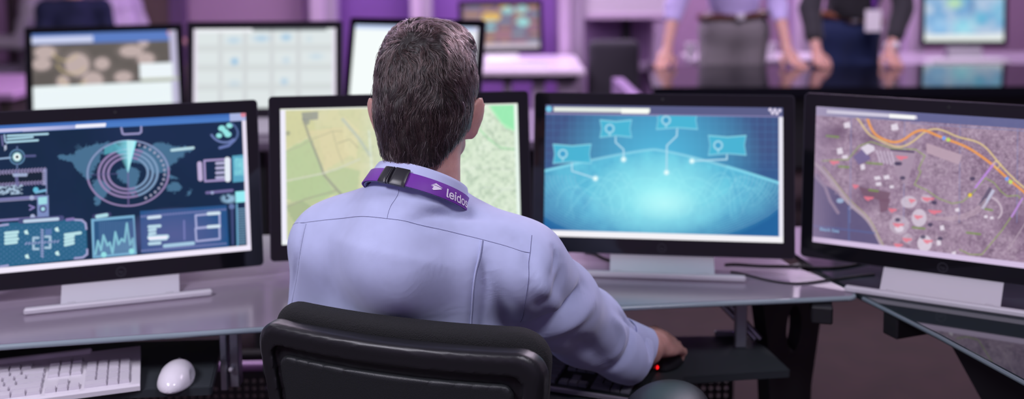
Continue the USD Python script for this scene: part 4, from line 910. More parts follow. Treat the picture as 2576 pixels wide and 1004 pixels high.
def patch(u0, u1, v0, v1, z0, z1, nu=10, nv=8, bow=0.0):
    U, V_ = np.meshgrid(np.linspace(u0, u1, nu), np.linspace(v0, v1, nv)); e = np.minimum(np.minimum(U - u0, u1 - U) / (u1 - u0), np.minimum(V_ - v0, v1 - V_) / (v1 - v0))
    top = on_band(U, V_, z1 - (.0012 * np.clip(1 - e / .12, 0, 1) ** 2) + bow * np.sin(np.pi * (V_ - v0) / (v1 - v0))); bot = on_band(U, V_, np.full(U.shape, z0)); n = nu * nv; f = []
    g = np.arange(n).reshape(nv, nu)
    for i in range(nv - 1):
        for j in range(nu - 1):
            a, b, c_, d = g[i, j], g[i, j + 1], g[i + 1, j + 1], g[i + 1, j]; f += [[a, b, c_], [a, c_, d], [a + n, c_ + n, b + n], [a + n, d + n, c_ + n]]
    rim = list(g[0, :]) + list(g[1:, -1]) + list(g[-1, -2::-1]) + list(g[-2:0:-1, 0])
    for a, b in zip(rim, rim[1:] + rim[:1]): f += [[a, a + n, b + n], [a, b + n, b]]
    m = trimesh.Trimesh(np.vstack([top.reshape(-1, 3), bot.reshape(-1, 3)]), f); trimesh.repair.fix_normals(m); return m
obj('buckle', patch(.372, .412, -.08, 1.12, -.001, .0052, bow=.001), buckle_mat, lan, 40)
obj('buckle', patch(.417, .426, -.08, 1.12, -.001, .0058, bow=.001, nu=5), buckle_mat, lan, 40)
obj('buckle', patch(.431, .500, -.10, 1.14, -.001, .0052, bow=.001), buckle_mat, lan, 40)
print_white = mat('print_white', (.80, .74, .88), .6)
def printed(mesh, u0, v0, su, sv):
    v = A(mesh.vertices); p = on_band(u0 + v[:, 0] * su, v0 + v[:, 1] * sv, .0021 + np.clip(v[:, 2], 0, .0002)); m = trimesh.Trimesh(p, mesh.faces); trimesh.repair.fix_normals(m); return m
word = meshkit.text_mesh('leidos', 1.0, .0002, True); word = word.subdivide()
arrow = cat_([extrude(sg.Polygon(p), 0, .0002) for p in ([(0, .1), (.75, .78), (1.9, .30), (.5, .42)], [(.05, -.05), (.45, .33), (1.8, .20)], [(.3, -.62), (.55, .20), (1.75, .10)], [(.45, -.70), (.85, -.52), (1.8, .02), (.65, .05)])])
obj('print_mark', printed(arrow, .605, .52, .031, .36), print_white, lan, False)
obj('print_lettering', printed(word, .682, .16, .040, .56), print_white, lan, False)
# ---------------------------------------------------------------- the man's hair: a cap and combed strands
def hc(x, y, z): return HEAD + RH @ A([x, y, z])
hair_parts = [(lambda Q: ell(Q, hc(0, -.004, .028), (.0805, .104, .099), RH), 0), (lambda Q: ell(Q, hc(0, -.034, -.012), (.0705, .074, .09), RH), .02),
              (lambda Q: cone(Q, hc(-.006, -.040, -.03), hc(-.008, -.050, -.075), .064, .056), .03),
              (lambda Q: cone(Q, hc(-.03, .03, .085), hc(.035, .03, .085), .034, .034), .03)]
hsolid = field(hair_parts)
def hair_fn(Q):
    L = (Q - HEAD) @ RH
    d = hsolid(Q)
    cut = np.maximum.reduce([-.0905 + np.where(L[:, 0] > 0, 1.15 * np.maximum(L[:, 0] - .026, 0), .7 * np.maximum(-L[:, 0] - .045, 0)) - L[:, 2], np.minimum(.35 * L[:, 1] + .0, 1) - .05 - L[:, 2] * 0 + np.where(L[:, 2] < .055, 0, -.5), (L[:, 1] - .092)])
    ear = .030 - np.linalg.norm((L - A([0, .004, -.024])) * A([0, 1, .75]) , axis=1); ear = np.where(np.abs(L[:, 0]) > .05, ear, -1)
    return np.maximum(np.maximum(d, cut), ear)
cap = nets(hair_fn, HEAD - .16, HEAD + .17, .0030); relax(cap, 4)
cvv = A(cap.vertices); cn = A(cap.vertex_normals)
CROWN = hc(-.012, -.062, .098)
def flow(P, N):
    """combing direction on the head: out of the crown and down, swept by slow noise"""
    r = P - CROWN; down = np.tile(A([0, 0, -1.0]), (len(P), 1)); w = np.clip(np.linalg.norm(r, axis=1) / .075, 0, 1)[:, None]
    d = r / (np.linalg.norm(r, axis=1)[:, None] + 1e-6) * (1 - w * .75) + down * w
    sw = np.clip((P[:, 2] - (HEAD[2] + .035)) / .05, 0, 1)[:, None]; d = d + sw * (RH @ A([.75, .25, .15]))       # the top is swept over to the right
    d = d - N * (d * N).sum(1)[:, None]; d /= np.linalg.norm(d, axis=1)[:, None] + 1e-9
    b = np.cross(N, d); a = (meshkit.fbm(P * A([30, 30, 20]), 2, 11) - .5) * 2.6 + (meshkit.noise(P * 75, 12) - .5) * 1.1
    a = a * (.55 + .6 * np.clip((P[:, 2] - HEAD[2] + .02) / .08, 0, 1)); return d * np.cos(a)[:, None] + b * np.sin(a)[:, None]
grooves = (meshkit.fbm(cvv * A([150, 150, 26]), 2, 4) - .5) * .009 + (meshkit.fbm(cvv * A([45, 45, 22]), 2, 6) - .5) * .014
cap.vertices = cvv + cn * (grooves * np.clip((cvv[:, 2] - HEAD[2] + .10) / .05, .3, 1))[:, None]
hair_dark = mat('hair_base', (.012, .007, .007), .55)
hair_p = obj('hair', cap, hair_dark, man, True)
def strands(name, n, color, length, width, seed, lift=(.0005, .0045)):
    g = np.random.default_rng(seed); pts, fi_ = trimesh.sample.sample_surface(cap, n, seed=seed); pts = A(pts); N = A(cap.face_normals)[fi_]
    L = (pts - HEAD) @ RH; keep = L[:, 1] < .075; pts, N = pts[keep], N[keep]; n = len(pts); S = 7; P = np.zeros((n, S, 3)); ln = length * g.uniform(.55, 1.25, n); li = g.uniform(*lift, n)
    ln *= np.clip((pts[:, 2] - (HEAD[2] - .098)) / .035, .35, 1)
    cur = pts - N * .0015; jit = g.normal(0, .16, (n, 1)); vis = None
    for s_ in range(S):
        P[:, s_] = cur
        d = flow(cur, N); b = np.cross(N, d); d = d + b * jit
        t = s_ / (S - 1); cur = cur + (d + N * (li / ln * 2.2 * (1 - t * 1.6))[:, None]) * (ln / (S - 1))[:, None]
        g2 = grad(hsolid, cur, .002); N = g2; dd = hsolid(cur); cur = cur + N * np.maximum(.0 - dd, -.004)[:, None] * (dd < .0)[:, None]
    ok = np.all(np.stack([hair_fn(P[:, s_]) for s_ in range(S)], 1) < np.linspace(.004, .008, S), axis=1); P = P[ok]; n = len(P)
    c = UsdGeom.BasisCurves.Define(stage, str(hair_p.GetPath()) + '/' + name); c.CreateTypeAttr('linear'); c.CreateWrapAttr('nonperiodic')
    c.CreateCurveVertexCountsAttr(Vt.IntArray.FromNumpy(np.full(n, S, np.int32))); c.CreatePointsAttr(Vt.Vec3fArray.FromNumpy(P.reshape(-1, 3).astype(np.float32)))
    w = np.tile(width * np.array([1, 1, 1, .95, .85, .65, .3]), (n, 1)) * g.uniform(.7, 1.3, (n, 1)); c.CreateWidthsAttr(Vt.FloatArray.FromNumpy(w.ravel().astype(np.float32))); c.SetWidthsInterpolation('vertex')
    m = usdkit.material(stage, '/World/Looks/' + name, {'h': ('principled_hair_bsdf', {'model': 'Chiang', 'parametrization': 'Direct coloring', 'color': color, 'roughness': .28, 'radial_roughness': .5, 'random_roughness': .2})}, [], surface='h.BSDF')
    UsdShade.MaterialBindingAPI.Apply(c.GetPrim()).Bind(m); keys(c.GetPrim(), None, None, None, 'stuff')
strands('dark_strands', 9000, (.035, .020, .019), .027, .00062, 1)
strands('brown_strands', 4200, (.075, .046, .046), .027, .00058, 2, (.001, .0055))
strands('grey_strands', 1300, (.36, .31, .34), .022, .00045, 3, (.001, .006))

# ---------------------------------------------------------------- office chair under the man
CH = A([-.186, 1.428]); chy = -.33
base_xy = CH + A([-math.sin(chy), math.cos(chy)]) * .27
chair = thing('office_chair', 'black office chair with moulded plastic back and fabric pad, under the seated man', 'chair', (base_xy[0], base_xy[1], 0), chy)
def back_sdf(top, hw, bot, th, yoff, r=.05, round_=.010):
    def f(Q):
        x, y, z = Q[:, 0], Q[:, 1] + .27, Q[:, 2]
        hw_ = hw - np.clip((top - z), 0, .6) * .10
        cxm = (top + bot) / 2; qx = np.abs(x) - (hw_ - r); qz = np.abs(z - cxm) - ((top - bot) / 2 - r); d2 = np.hypot(np.maximum(qx, 0), np.maximum(qz, 0)) + np.minimum(np.maximum(qx, qz), 0) - r
        dy = np.abs(y - yoff - (.90 - z) * .12 - .55 * x ** 2) - th; a, b = d2 + round_, dy + round_
        return np.hypot(np.maximum(a, 0), np.maximum(b, 0)) + np.minimum(np.maximum(a, b), 0) - round_
    return f
outer_b = back_sdf(.856, .233, .40, .020, .012, .045, .012); recess = back_sdf(.822, .202, .455, .02, -.016, .02, .004)
shell = lambda Q: np.maximum(outer_b(Q), -recess(Q))
chair_plastic = mat('chair_plastic', (.014, .014, .017), .34, bump=(1200, .12))
obj('back_frame', relax(nets(shell, (-.27, -.34, .38), (.27, -.06, .95), .0035), 3), chair_plastic, chair, True)
panel = back_sdf(.808, .188, .47, .006, -.001, .02, .003)
obj('back_panel', relax(nets(panel, (-.27, -.34, .42), (.27, -.10, .92), .0035), 3), mat('chair_panel', (.016, .018, .020), .45, bump=(800, .2)), chair, True)
pad_cloth = mat('pad_fabric', (.012, .012, .014), .9, bump=(700, .9))
obj('back_pad', relax(nets(back_sdf(.874, .229, .44, .022, .052, .055, .018), (-.27, -.32, .40), (.27, .02, .96), .004), 3), pad_cloth, chair, True)
obj('seat', T(cat_([box(-.24, .24, -.20, .24, .315, .362, .02)]), (0, .02, 0)), pad_cloth, chair, 40)
obj('back_stem', cat_([box(-.04, .04, -.25, -.08, .29, .315, .006)]), chair_plastic, chair)
obj('gas_lift', trimesh.creation.cylinder(.028, .23, transform=trimesh.transformations.translation_matrix([0, 0, .195])), satin_black, chair, 30)
for k in range(5):
    a = k * 2 * math.pi / 5 + .3
    obj('base_leg', T(box(.02, .30, -.022, .022, .055, .085, .008), (0, 0, 0), (0, 0, a)), chair_plastic, chair)
    obj('caster', T(trimesh.creation.cylinder(.028, .045, sections=18), (.285 * math.cos(a), .285 * math.sin(a), .028), (math.pi / 2, 0, a)), satin_black, chair, 30)
def armrest(sx, off):
    q = [(lambda Q: ell(Q, A([sx * .345, .12 + off, .655]), (.072, .125, .030)), 0)]
    obj('armrest', relax(nets(field(q), (sx * .345 - .10, -.06 + off, .60), (sx * .345 + .10, .3 + off, .72), .005), 2), mat('armrest_pad', (.015, .018, .021), .42), chair, True)
    obj('armrest_post', T(box(-.018, .018, -.03, .03, .31, .64, .006), (sx * .30, .10, 0)), chair_plastic, chair)
    obj('armrest_bar', box(min(sx * .18, sx * .30), max(sx * .18, sx * .30),   .07, .13, .30, .325, .004), chair_plastic, chair)
armrest(1, -.05); armrest(-1, .0)

# ---------------------------------------------------------------- keyboard trays, keyboards, mice
tray_mat = mat('tray_black', (.022, .027, .032), .45, bump=(500, .2)); rubber = mat('rubber_black', (.01, .01, .012), .8)
def at_z(px, py, z):
    v = FW + RT * (px - CX) / F - UP * (py - CY) / F; return EYE + v * (z - EYE[2]) / v[2]
ZL, ZR = .655, .60
def tray(label, pts, z, cat='keyboard tray'):
    c = np.mean(pts, 0); t = thing('keyboard_tray', label, cat, (c[0], c[1], z)); p = sg.Polygon([(x - c[0], y - c[1]) for x, y in pts]).buffer(-.006).buffer(.006)
    obj('board', extrude(p, -.014, -.0008), tray_mat, t, 20); obj('mat', extrude(p.buffer(-.004), -.0008, 0), mat('tray_mat', (.028, .034, .040), .6), t, 20)
    return t, c
tl, _ = tray('black keyboard tray under the radar monitor, carrying a white keyboard and mouse', [(-1.08, 1.706), (-.530, 1.752), (-.575, 1.985), (-1.10, 1.955)], ZL)
tr, c = tray('black keyboard tray slid out below the globe monitor, under the man\'s right hand', [(-.30, 1.935), (.02, 1.79), (.29, 1.77), (.33, 1.92), (.542, 1.950), (.512, 2.14), (-.33, 2.12)], ZR)
obj('clip', T(box(-.022, .022, -.006, .006, 0, .012, .002), tuple(at_z(1824, 846, ZR) - A([c[0], c[1], ZR]))), steel, tr)
for x in (-.2, .47): obj('hanger', T(box(-.012, .012, -.008, .008, 0, .118, .002), (x - c[0], 2.075 - c[1], 0)), steel, tr)
def keycap(w, d, h, taper=.0012):
    p = [(sx * (w / 2 - t), sy * (d / 2 - t), z) for sx in (-1, 1) for sy in (-1, 1) for t, z in ((0, 0), (0, h * .45), (taper, h))]
    return trimesh.convex.convex_hull(A(p))
def keyboard(label, loc, rz, body_mat, kmat, lip=None, ridge=False, cat='keyboard', W=.452, D=.160):
    t = thing('keyboard', label, cat, loc, rz); u = .0187; cache = {}
    prof = sg.Polygon([(-D / 2, 0), (D / 2, 0), (D / 2, .022), (D / 2 - .004, .024), (-D / 2 + .004, .011), (-D / 2, .008)])
    b = trimesh.creation.extrude_polygon(prof, W, engine='earcut'); b.apply_transform(A([[0, 0, 1, -W / 2], [1, 0, 0, 0], [0, 1, 0, 0], [0, 0, 0, 1.0]])); b.fix_normals()
    obj('body', b, body_mat, t, False)
    if lip is not None: obj('front_lip', T(box(-W / 2, W / 2, -.006, .0, .002, .0115, .002), (0, -D / 2, 0)), lip, t)
    slope = .013 / (D - .008)
    def key(x, y, w, d=1.0):
        k = (w, d)
        if k not in cache: cache[k] = keycap(w * u - .0018, d * u - .0022, .0065)
        z = .011 + slope * (y + D / 2 - .004); m = T(cache[k], (x, y, z - .0006), (math.atan(slope), 0, 0)); obj('key', m, kmat, t, False)
    x0 = -W / 2 + .012; y0 = -D / 2 + .020
    rows = [(0, [1.25, 1.25, 1.25, 6.25, 1.25, 1.25, 1.25, 1.25]), (1, [2.25] + [1] * 10 + [2.75]), (2, [1.75] + [1] * 11 + [2.25]), (3, [1.5] + [1] * 12 + [1.5]), (4, [1] * 13 + [2]), (5.3, [1, None, 1, 1, 1, 1, None, 1, 1, 1, 1, None, 1, 1, 1])]
    for r, ks in rows:
        x = x0
        for w in ks:
            if w is None: x += u * .6; continue
            key(x + w * u / 2, y0 + r * u, w); x += w * u
    nx = x0 + 15.3 * u
    for r in (3, 4, 5.3):
        for k in range(3): key(nx + (k + .5) * u, y0 + r * u, 1)
    key(nx + 1.5 * u, y0 + u, 1); [key(nx + (k + .5) * u, y0, 1) for k in range(3)]
    px_ = nx + 3.35 * u
    for r in range(5):
        for k in range(4):
            if k == 3 and r in (0, 2): continue
            if r == 0 and k == 1: continue
            if r == 0 and k == 0: key(px_ + u, y0, 2); continue
            if k == 3 and r in (1, 3): key(px_ + 3.5 * u, y0 + (r - .5) * u, 1, 2); continue
            key(px_ + (k + .5) * u, y0 + r * u, 1)
    if ridge: obj('media_strip', T(box(-W / 2, W / 2 - .085, -.007, .007, .018, .030, .003), (0, D / 2 - .004, 0)), body_mat, t, False)
    return t
p1, p2 = at_z(357, 877, ZL + .02)[:2], at_z(349, 966, ZL + .01)[:2]; dd = (p1 - p2) / np.linalg.norm(p1 - p2); ang = math.atan2(-dd[0], dd[1]) + .03; axx = A([math.cos(ang), math.sin(ang)])
kc = (p1 + p2) / 2 - axx * .226
keyboard('white wired keyboard on the tray below the radar monitor', (kc[0], kc[1], ZL + .0006), ang, white_plastic, key_white, None, True)
keyboard('black keyboard with a grey front lip beneath the man\'s forearm', (.040, 1.950, ZR + .0006), -.366, mat('keyboard_black', (.012, .015, .017), .3), mat('key_black', (.13, .13, .155), .3), mat('lip_grey', (.22, .20, .24), .4))
def mouse(name_label, loc, rz, top_mat, side_mat, wheel_mat):
    t = thing('computer_mouse', name_label, 'mouse', loc, rz)
    def f(Q):
        d = ell(Q, A([0, 0, .004]), (.0315, .056, .030)); w = .0045 * np.exp(-((Q[:, 1] + .004) / .020) ** 2) * np.clip(Q[:, 2] / .012, 0, 1)
        d = np.maximum(d, np.abs(Q[:, 0]) - .030 + w); return np.maximum(d, -Q[:, 2])
    obj('body', relax(nets(f, (-.05, -.07, -.006), (.05, .07, .05), .0024), 3), top_mat, t, True)
    wheel = trimesh.creation.torus(.0085, .0032, major_sections=24, minor_sections=10); obj('scroll_wheel', T(wheel, (0, .030, .0195), (0, math.pi / 2, 0)), wheel_mat, t, True)
    obj('base_plate', T(extrude(shapely.affinity.scale(sg.Point(0, 0).buffer(1, quad_segs=10), .0305, .0545), 0, .004)), side_mat, t, 30)
    obj('button_seam', tube([(0, .040, .0238), (0, .047, .0196), (0, .0525, .0125)], .0006, 5), wheel_mat, t)
    return t
mpos = at_z(443, 941, ZL + .014)
mouse('white computer mouse with a dark scroll wheel beside the white keyboard', (mpos[0], mpos[1], ZL + .0006), .12, mat('mouse_white', (.80, .76, .82), .16), white_plastic, mat('wheel_grey', (.06, .06, .07), .5))
bm_ = thing('computer_mouse', 'black mouse glowing red under the man\'s right hand', 'mouse', (.308, 1.985, ZR + .0006), -.5)
def fm(Q): return np.maximum(ell(Q, A([0, 0, .004]), (.028, .050, .034)), -Q[:, 2])
obj('body', relax(nets(fm, (-.05, -.07, -.006), (.05, .07, .05), .003), 3), satin_black, bm_, True)
led = trimesh.creation.icosphere(2, 1.0); led.apply_transform(np.diag([.010, .006, .005, 1])); led.apply_translation([-.012, -.050, .009])
obj('red_lamp', led, emit('red_led', (1.0, .01, .012), 2.2), bm_, True)
# ---------------------------------------------------------------- cables and plugs
def cable(label, px, z, r=.0028, m=rubber, name='cable'):
    q = spline([at_z(x, y, z + r) for x, y in px], 60); k = thing(name, label, 'cable'); obj('cord', tube(q, r, 8), m, k, True); return k, q
cable('black cable lying across the desk corner, running up behind the satellite map monitor', [(1824, 666), (1860, 665), (1900, 668), (1990, 670), (2080, 674), (2150, 666), (2215, 652)], ZT)
cable('thin black cable curving over the desk corner in front of the thicker cable', [(1838, 684), (1872, 690), (1910, 700), (1990, 713), (2060, 708), (2130, 698), (2200, 690)], ZT, .0022)
cable('short black cable behind the foot of the globe monitor', [(1470, 634), (1500, 640), (1525, 652), (1545, 656)], ZT, .0025)
plug = thing('usb_plug', 'loose silver usb plug hanging on its cable by the perforated panel', 'plug', (0, 0, 0))
pe, pd = at_depth(672, 978, 2.30), at_depth(700, 955, 2.28); pv = (pe - pd) / np.linalg.norm(pe - pd)
def barx(a, b, w, h):
    m = box(0, np.linalg.norm(b - a), -w / 2, w / 2, -h / 2, h / 2, .001); x = (b - a) / np.linalg.norm(b - a); y = np.cross([0, 0, 1.0], x); y /= np.linalg.norm(y); z = np.cross(x, y); M_ = np.eye(4); M_[:3, :3] = np.stack([x, y, z], 1); M_[:3, 3] = a; m.apply_transform(M_); return m
obj('connector', barx(pd, pe, .012, .006), steel, plug); obj('shell', barx(pd - pv * .035, pd, .017, .011), satin_black, plug)
obj('cord', tube(spline([pd - pv * .034, pd - pv * .06 + [0, 0, .01], pd + [.10, .06, .10], pd + [.12, .20, .16]], 30), .0025, 8), rubber, plug, True)
plug2 = thing('usb_plug', 'second silver usb plug hanging just below the loose one', 'plug'); pe2, pd2 = pe + [.012, 0, -.012], pd + [.012, 0, -.012]
obj('connector', barx(pd2, pe2, .012, .006), steel, plug2); obj('shell', barx(pd2 - pv * .03, pd2, .016, .011), satin_black, plug2)
obj('cord', tube(spline([pd2 - pv * .03, pd2 - pv * .05 + [0, 0, .008], pd2 + [.11, .06, .10], pd2 + [.13, .20, .17]], 30), .0025, 8), rubber, plug2, True)
# ---------------------------------------------------------------- the room behind: pillars, wall panels, counter, desks
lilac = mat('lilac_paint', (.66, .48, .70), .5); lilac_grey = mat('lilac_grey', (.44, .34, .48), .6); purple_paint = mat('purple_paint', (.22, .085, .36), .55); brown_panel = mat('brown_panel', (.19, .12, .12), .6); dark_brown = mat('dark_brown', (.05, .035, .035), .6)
mauve_panel = mat('mauve_panel', (.46, .27, .46), .65, noise=(2, .05)); white_top = mat('white_laminate', (.80, .68, .82), .25)
def X(px, y): return (px - CX) / F * y
def panel(name, label, px0, px1, y, z0, z1, m, cat='wall panel', th=.05):
    t = thing(name, label, cat, ((X(px0, y) + X(px1, y)) / 2, y, z0)); w = X(px1, y) - X(px0, y); obj('board', box(-w / 2, w / 2, -th / 2, th / 2, 0, z1 - z0, .004), m, t)
    obj('skirting', box(-w / 2, w / 2, -th / 2 - .01, th / 2, 0, .08, .003), lilac_grey, t) if z0 < .1 else None
    return t
panel('wall_panel', 'wide mauve wall panel behind the spreadsheet monitor', 468, 765, 8.50, .0, 2.78, mauve_panel)
panel('wall_panel', 'purple lit wall panel between the two pale pillars', 850, 1036, 8.54, .0, 2.78, purple_paint)
panel('wall_panel', 'bright purple wall panel beside the colour-coded display', 1086, 1400, 8.54, .0, 2.78, purple_paint)
panel('wall_panel', 'taupe brown wall panel behind the brown-island monitor', 348, 430, 8.45, .0, 2.78, brown_panel)
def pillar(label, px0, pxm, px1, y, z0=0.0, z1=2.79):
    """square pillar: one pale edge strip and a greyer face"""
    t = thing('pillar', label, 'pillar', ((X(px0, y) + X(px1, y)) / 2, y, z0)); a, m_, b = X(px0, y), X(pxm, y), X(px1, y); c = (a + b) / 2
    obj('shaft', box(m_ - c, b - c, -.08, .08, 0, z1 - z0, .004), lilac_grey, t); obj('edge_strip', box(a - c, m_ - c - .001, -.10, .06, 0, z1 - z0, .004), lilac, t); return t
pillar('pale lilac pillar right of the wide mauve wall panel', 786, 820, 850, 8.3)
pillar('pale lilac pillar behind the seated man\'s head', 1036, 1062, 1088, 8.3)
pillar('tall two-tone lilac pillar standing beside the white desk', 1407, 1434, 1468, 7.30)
for lab, a, b, y, m in (('purple post left of the taupe wall panel', 328, 348, 8.35, purple_paint), ('dark purple post right of the taupe wall panel', 430, 468, 8.35, mat('post_dark', (.12, .06, .16), .6)), ('dark brown post at the edge of the purple wall', 24, 44, 8.3, dark_brown)):
    t = thing('wall_post', lab, 'post', ((X(a, y) + X(b, y)) / 2, y, 0)); w = (X(b, y) - X(a, y)) / 2; obj('shaft', box(-w, w, -.05, .05, 0, 2.79, .004), m, t); obj('foot', box(-w - .01, w + .01, -.06, .06, 0, .04, .003), m, t)
panel('wall_panel', 'purple wall panel at the far edge behind the radar monitor', -120, 24, 8.45, 0, 2.78, mauve_panel)
panel('wall_panel', 'lilac wall panel behind the two people leaning on the table', 1690, 2110, 8.4, 0, 2.78, mauve_panel)
panel('wall_panel', 'lilac wall panel behind the sky-blue display', 2300, 2640, 8.4, 0, 2.78, mauve_panel)
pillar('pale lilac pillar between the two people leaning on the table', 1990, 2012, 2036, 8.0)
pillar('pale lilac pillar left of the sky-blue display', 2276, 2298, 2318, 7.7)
# white counter with openings, its post and the dark upright in it
cy_ = 7.5; counter = thing('counter', 'white counter with an open front and lilac posts beside the lavender shirted person', 'counter', (X(1560, cy_), cy_, 0)); cx0 = X(1560, cy_)
obj('top_slab', box(X(1462, cy_) - cx0, X(1680, cy_) - cx0, -.25, .25, .985, 1.15, .006), white_top, counter)
obj('front_band', box(X(1468, cy_) - cx0, X(1676, cy_) - cx0, -.262, -.25, .985, 1.02, .002), lilac, counter)
obj('post', box(X(1636, cy_) - cx0, X(1668, cy_) - cx0, -.22, .0, 0, .985, .004), lilac, counter)
obj('back_board', box(X(1466, cy_) - cx0, X(1668, cy_) - cx0, .20, .24, 0, .985, .003), mat('board_purple', (.30, .18, .36), .6), counter)
obj('upright', box(X(1572, cy_) - cx0, X(1592, cy_) - cx0, .10, .19, 0, .985, .003), satin_black, counter)
obj('shelf', box(X(1600, cy_) - cx0, X(1668, cy_) - cx0, -.1, .2, .60, .64, .003), lilac_grey, counter)
# white desk with the colour-coded display
wd_ = thing('white_desk', 'white desk with slanted lilac legs under the colour-coded display', 'desk', (.1, 6.6, 0))
obj('desk_top', box(-.55, .34, -.42, .55, .705, .74, .006), white_top, wd_)
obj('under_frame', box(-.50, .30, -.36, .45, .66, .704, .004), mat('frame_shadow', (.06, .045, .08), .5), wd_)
for px0, px1, sl in ((1265, 1288, 0), (1340, 1372, -.05), (1405, 1445, .03)):
    a, b = X(px0, 6.3) - .1, X(px1, 6.3) - .1; h = m3.Manifold.hull_points(A([(a, -.30, .66), (b, -.30, .66), (a, -.25, .66), (b, -.25, .66), (a + sl, -.30, 0), (b + sl, -.30, 0), (a + sl, -.25, 0), (b + sl, -.25, 0)])).to_mesh()
    obj('leg', trimesh.Trimesh(h.vert_properties[:, :3], h.tri_verts), lilac_grey, wd_, False)
kb_far = thing('keyboard', 'pale keyboard on the white desk below the colour-coded display', 'keyboard', (.03, 6.40, .74), .05); obj('body', box(-.2, .2, -.07, .07, 0, .018, .004), white_plastic, kb_far); obj('key_block', box(-.185, .185, -.055, .055, .018, .024, .002), key_white, kb_far)
monitor('distant display of colour-coded rows above the white desk', (X(1262, 6.7), 6.72), .22, .10, rows_screen(), .085, zdesk=.74, detailed=False)
far_chair_mat = mat('far_chair', (.035, .03, .045), .75)
fch = thing('office_chair', 'dark fabric office chair back beside the white desk', 'chair', (.63, 6.4, 0), .0)
obj('backrest', relax(nets(lambda Q: np.linalg.norm(np.maximum(np.abs(Q - A([0, 0, .66])) - A([.115, .02, .20]), 0), axis=1) - .045, (-.2, -.1, .38), (.2, .1, .94), .012), 2), far_chair_mat, fch, True)
obj('seat', box(-.23, .23, .06, .50, .42, .49, .02), far_chair_mat, fch); obj('gas_lift', T(trimesh.creation.cylinder(.03, .38), (0, .28, .23)), satin_black, fch)
for k in range(5): obj('base_leg', T(box(.0, .28, -.02, .02, .02, .06, .006), (0, .28, 0), (0, 0, k * 1.2566)), satin_black, fch)
# right: desk with the sky-blue display, keyboard
rd = thing('grey_desk', 'lilac grey desk under the sky-blue display', 'desk', (2.85, 6.75, 0))
obj('desk_top', box(-.48, 1.2, -.34, .5, .70, .74, .006), mat('desk_lilac', (.42, .32, .46), .35), rd)
for x in (-.42, .3, 1.1): obj('leg', box(x - .03, x + .03, -.28, .42, 0, .70, .004), lilac_grey, rd)
monitor('bright sky-blue display on the grey desk at the far edge of the room', (X(2432, 6.7), 6.72), -.03, .06, cloud_screen(), .12, zdesk=.74, detailed=False)
kb2 = thing('keyboard', 'pale keyboard under the sky-blue display', 'keyboard', (X(2430, 6.55), 6.52, .74), 0); obj('body', box(-.24, .25, -.08, .08, 0, .02, .004), white_plastic, kb2); obj('key_block', box(-.22, .23, -.06, .06, .02, .026, .002), key_white, kb2)
def cup(label, px, py, y, z):
    t = thing('paper_cup', label, 'cup', (X(px, y), y, z)); p = sg.Polygon([(0, 0), (.030, 0), (.040, .088), (.043, .090), (.043, .094), (.038, .094), (.028, .006), (0, .006)])
    v = np.array(p.exterior.coords)[:-1]; obj('wall', trimesh.creation.revolve(v, sections=28), white_plastic, t, 30); obj('lid', T(trimesh.creation.cylinder(.041, .008, sections=28), (0, 0, .097)), white_top, t, 30); return t
bk = thing('side_cabinet', 'low lilac cabinet behind the people at the black table', 'cabinet', (1.75, 6.95, 0)); obj('carcass', box(-.55, .5, -.2, .25, .06, .72, .004), lilac_grey, bk); obj('cabinet_top', box(-.57, .52, -.22, .27, .72, .745, .003), white_top, bk); obj('plinth', box(-.53, .48, -.17, .22, 0, .06, .002), satin_black, bk)
for x in (-.5, .0): d_ = obj('door', box(x, x + .48, -.215, -.201, .08, .70, .003), lilac, bk); obj('handle', box(x + .21, x + .27, -.226, -.215, .60, .62, .003), silver, d_)
cup('white paper cup behind the grey trousered person, towards the counter', 1741, 140, 6.85, .745); cup('white paper cup behind the table between the two leaning people', 1941, 140, 6.85, .745)
# black glossy table
tb = thing('meeting_table', 'glossy black table mirroring the hands leaning on it', 'table', (1.9, 5.3, 0)); TZ = .80
tp_ = sg.Polygon([(.665 - 1.9, -.46), (1.30, -.50), (1.30, .50), (1.02, .54), (.77 - 1.9, .56)])
obj('table_top', cat_([extrude(tp_.buffer(-.004), TZ - .008, TZ), extrude(tp_, TZ - .05, TZ - .008)]), mat('table_gloss', (.006, .006, .010), .06, ior=1.24), tb, 20)
for x, y in ((-1.0, -.3), (1.1, -.3), (-.95, .35), (1.1, .35)): obj('leg', box(x - .04, x + .04, y - .04, y + .04, 0, TZ - .05, .004), satin_black, tb)
obj('apron', box(-1.12, 1.2, -.42, -.39, .40, TZ - .05, .004), satin_black, tb)
sl = m3.Manifold.hull_points(A([(-1.34, .45, .74), (-1.28, .45, .74), (-1.26, -.44, .68), (-1.20, -.44, .68), (-1.34, .45, .60), (-1.28, .45, .60), (-1.26, -.44, .52), (-1.20, -.44, .52)])).to_mesh()
obj('side_rail', trimesh.Trimesh(sl.vert_properties[:, :3], sl.tri_verts), mat('rail_lilac', (.40, .26, .50), .4), tb, False)

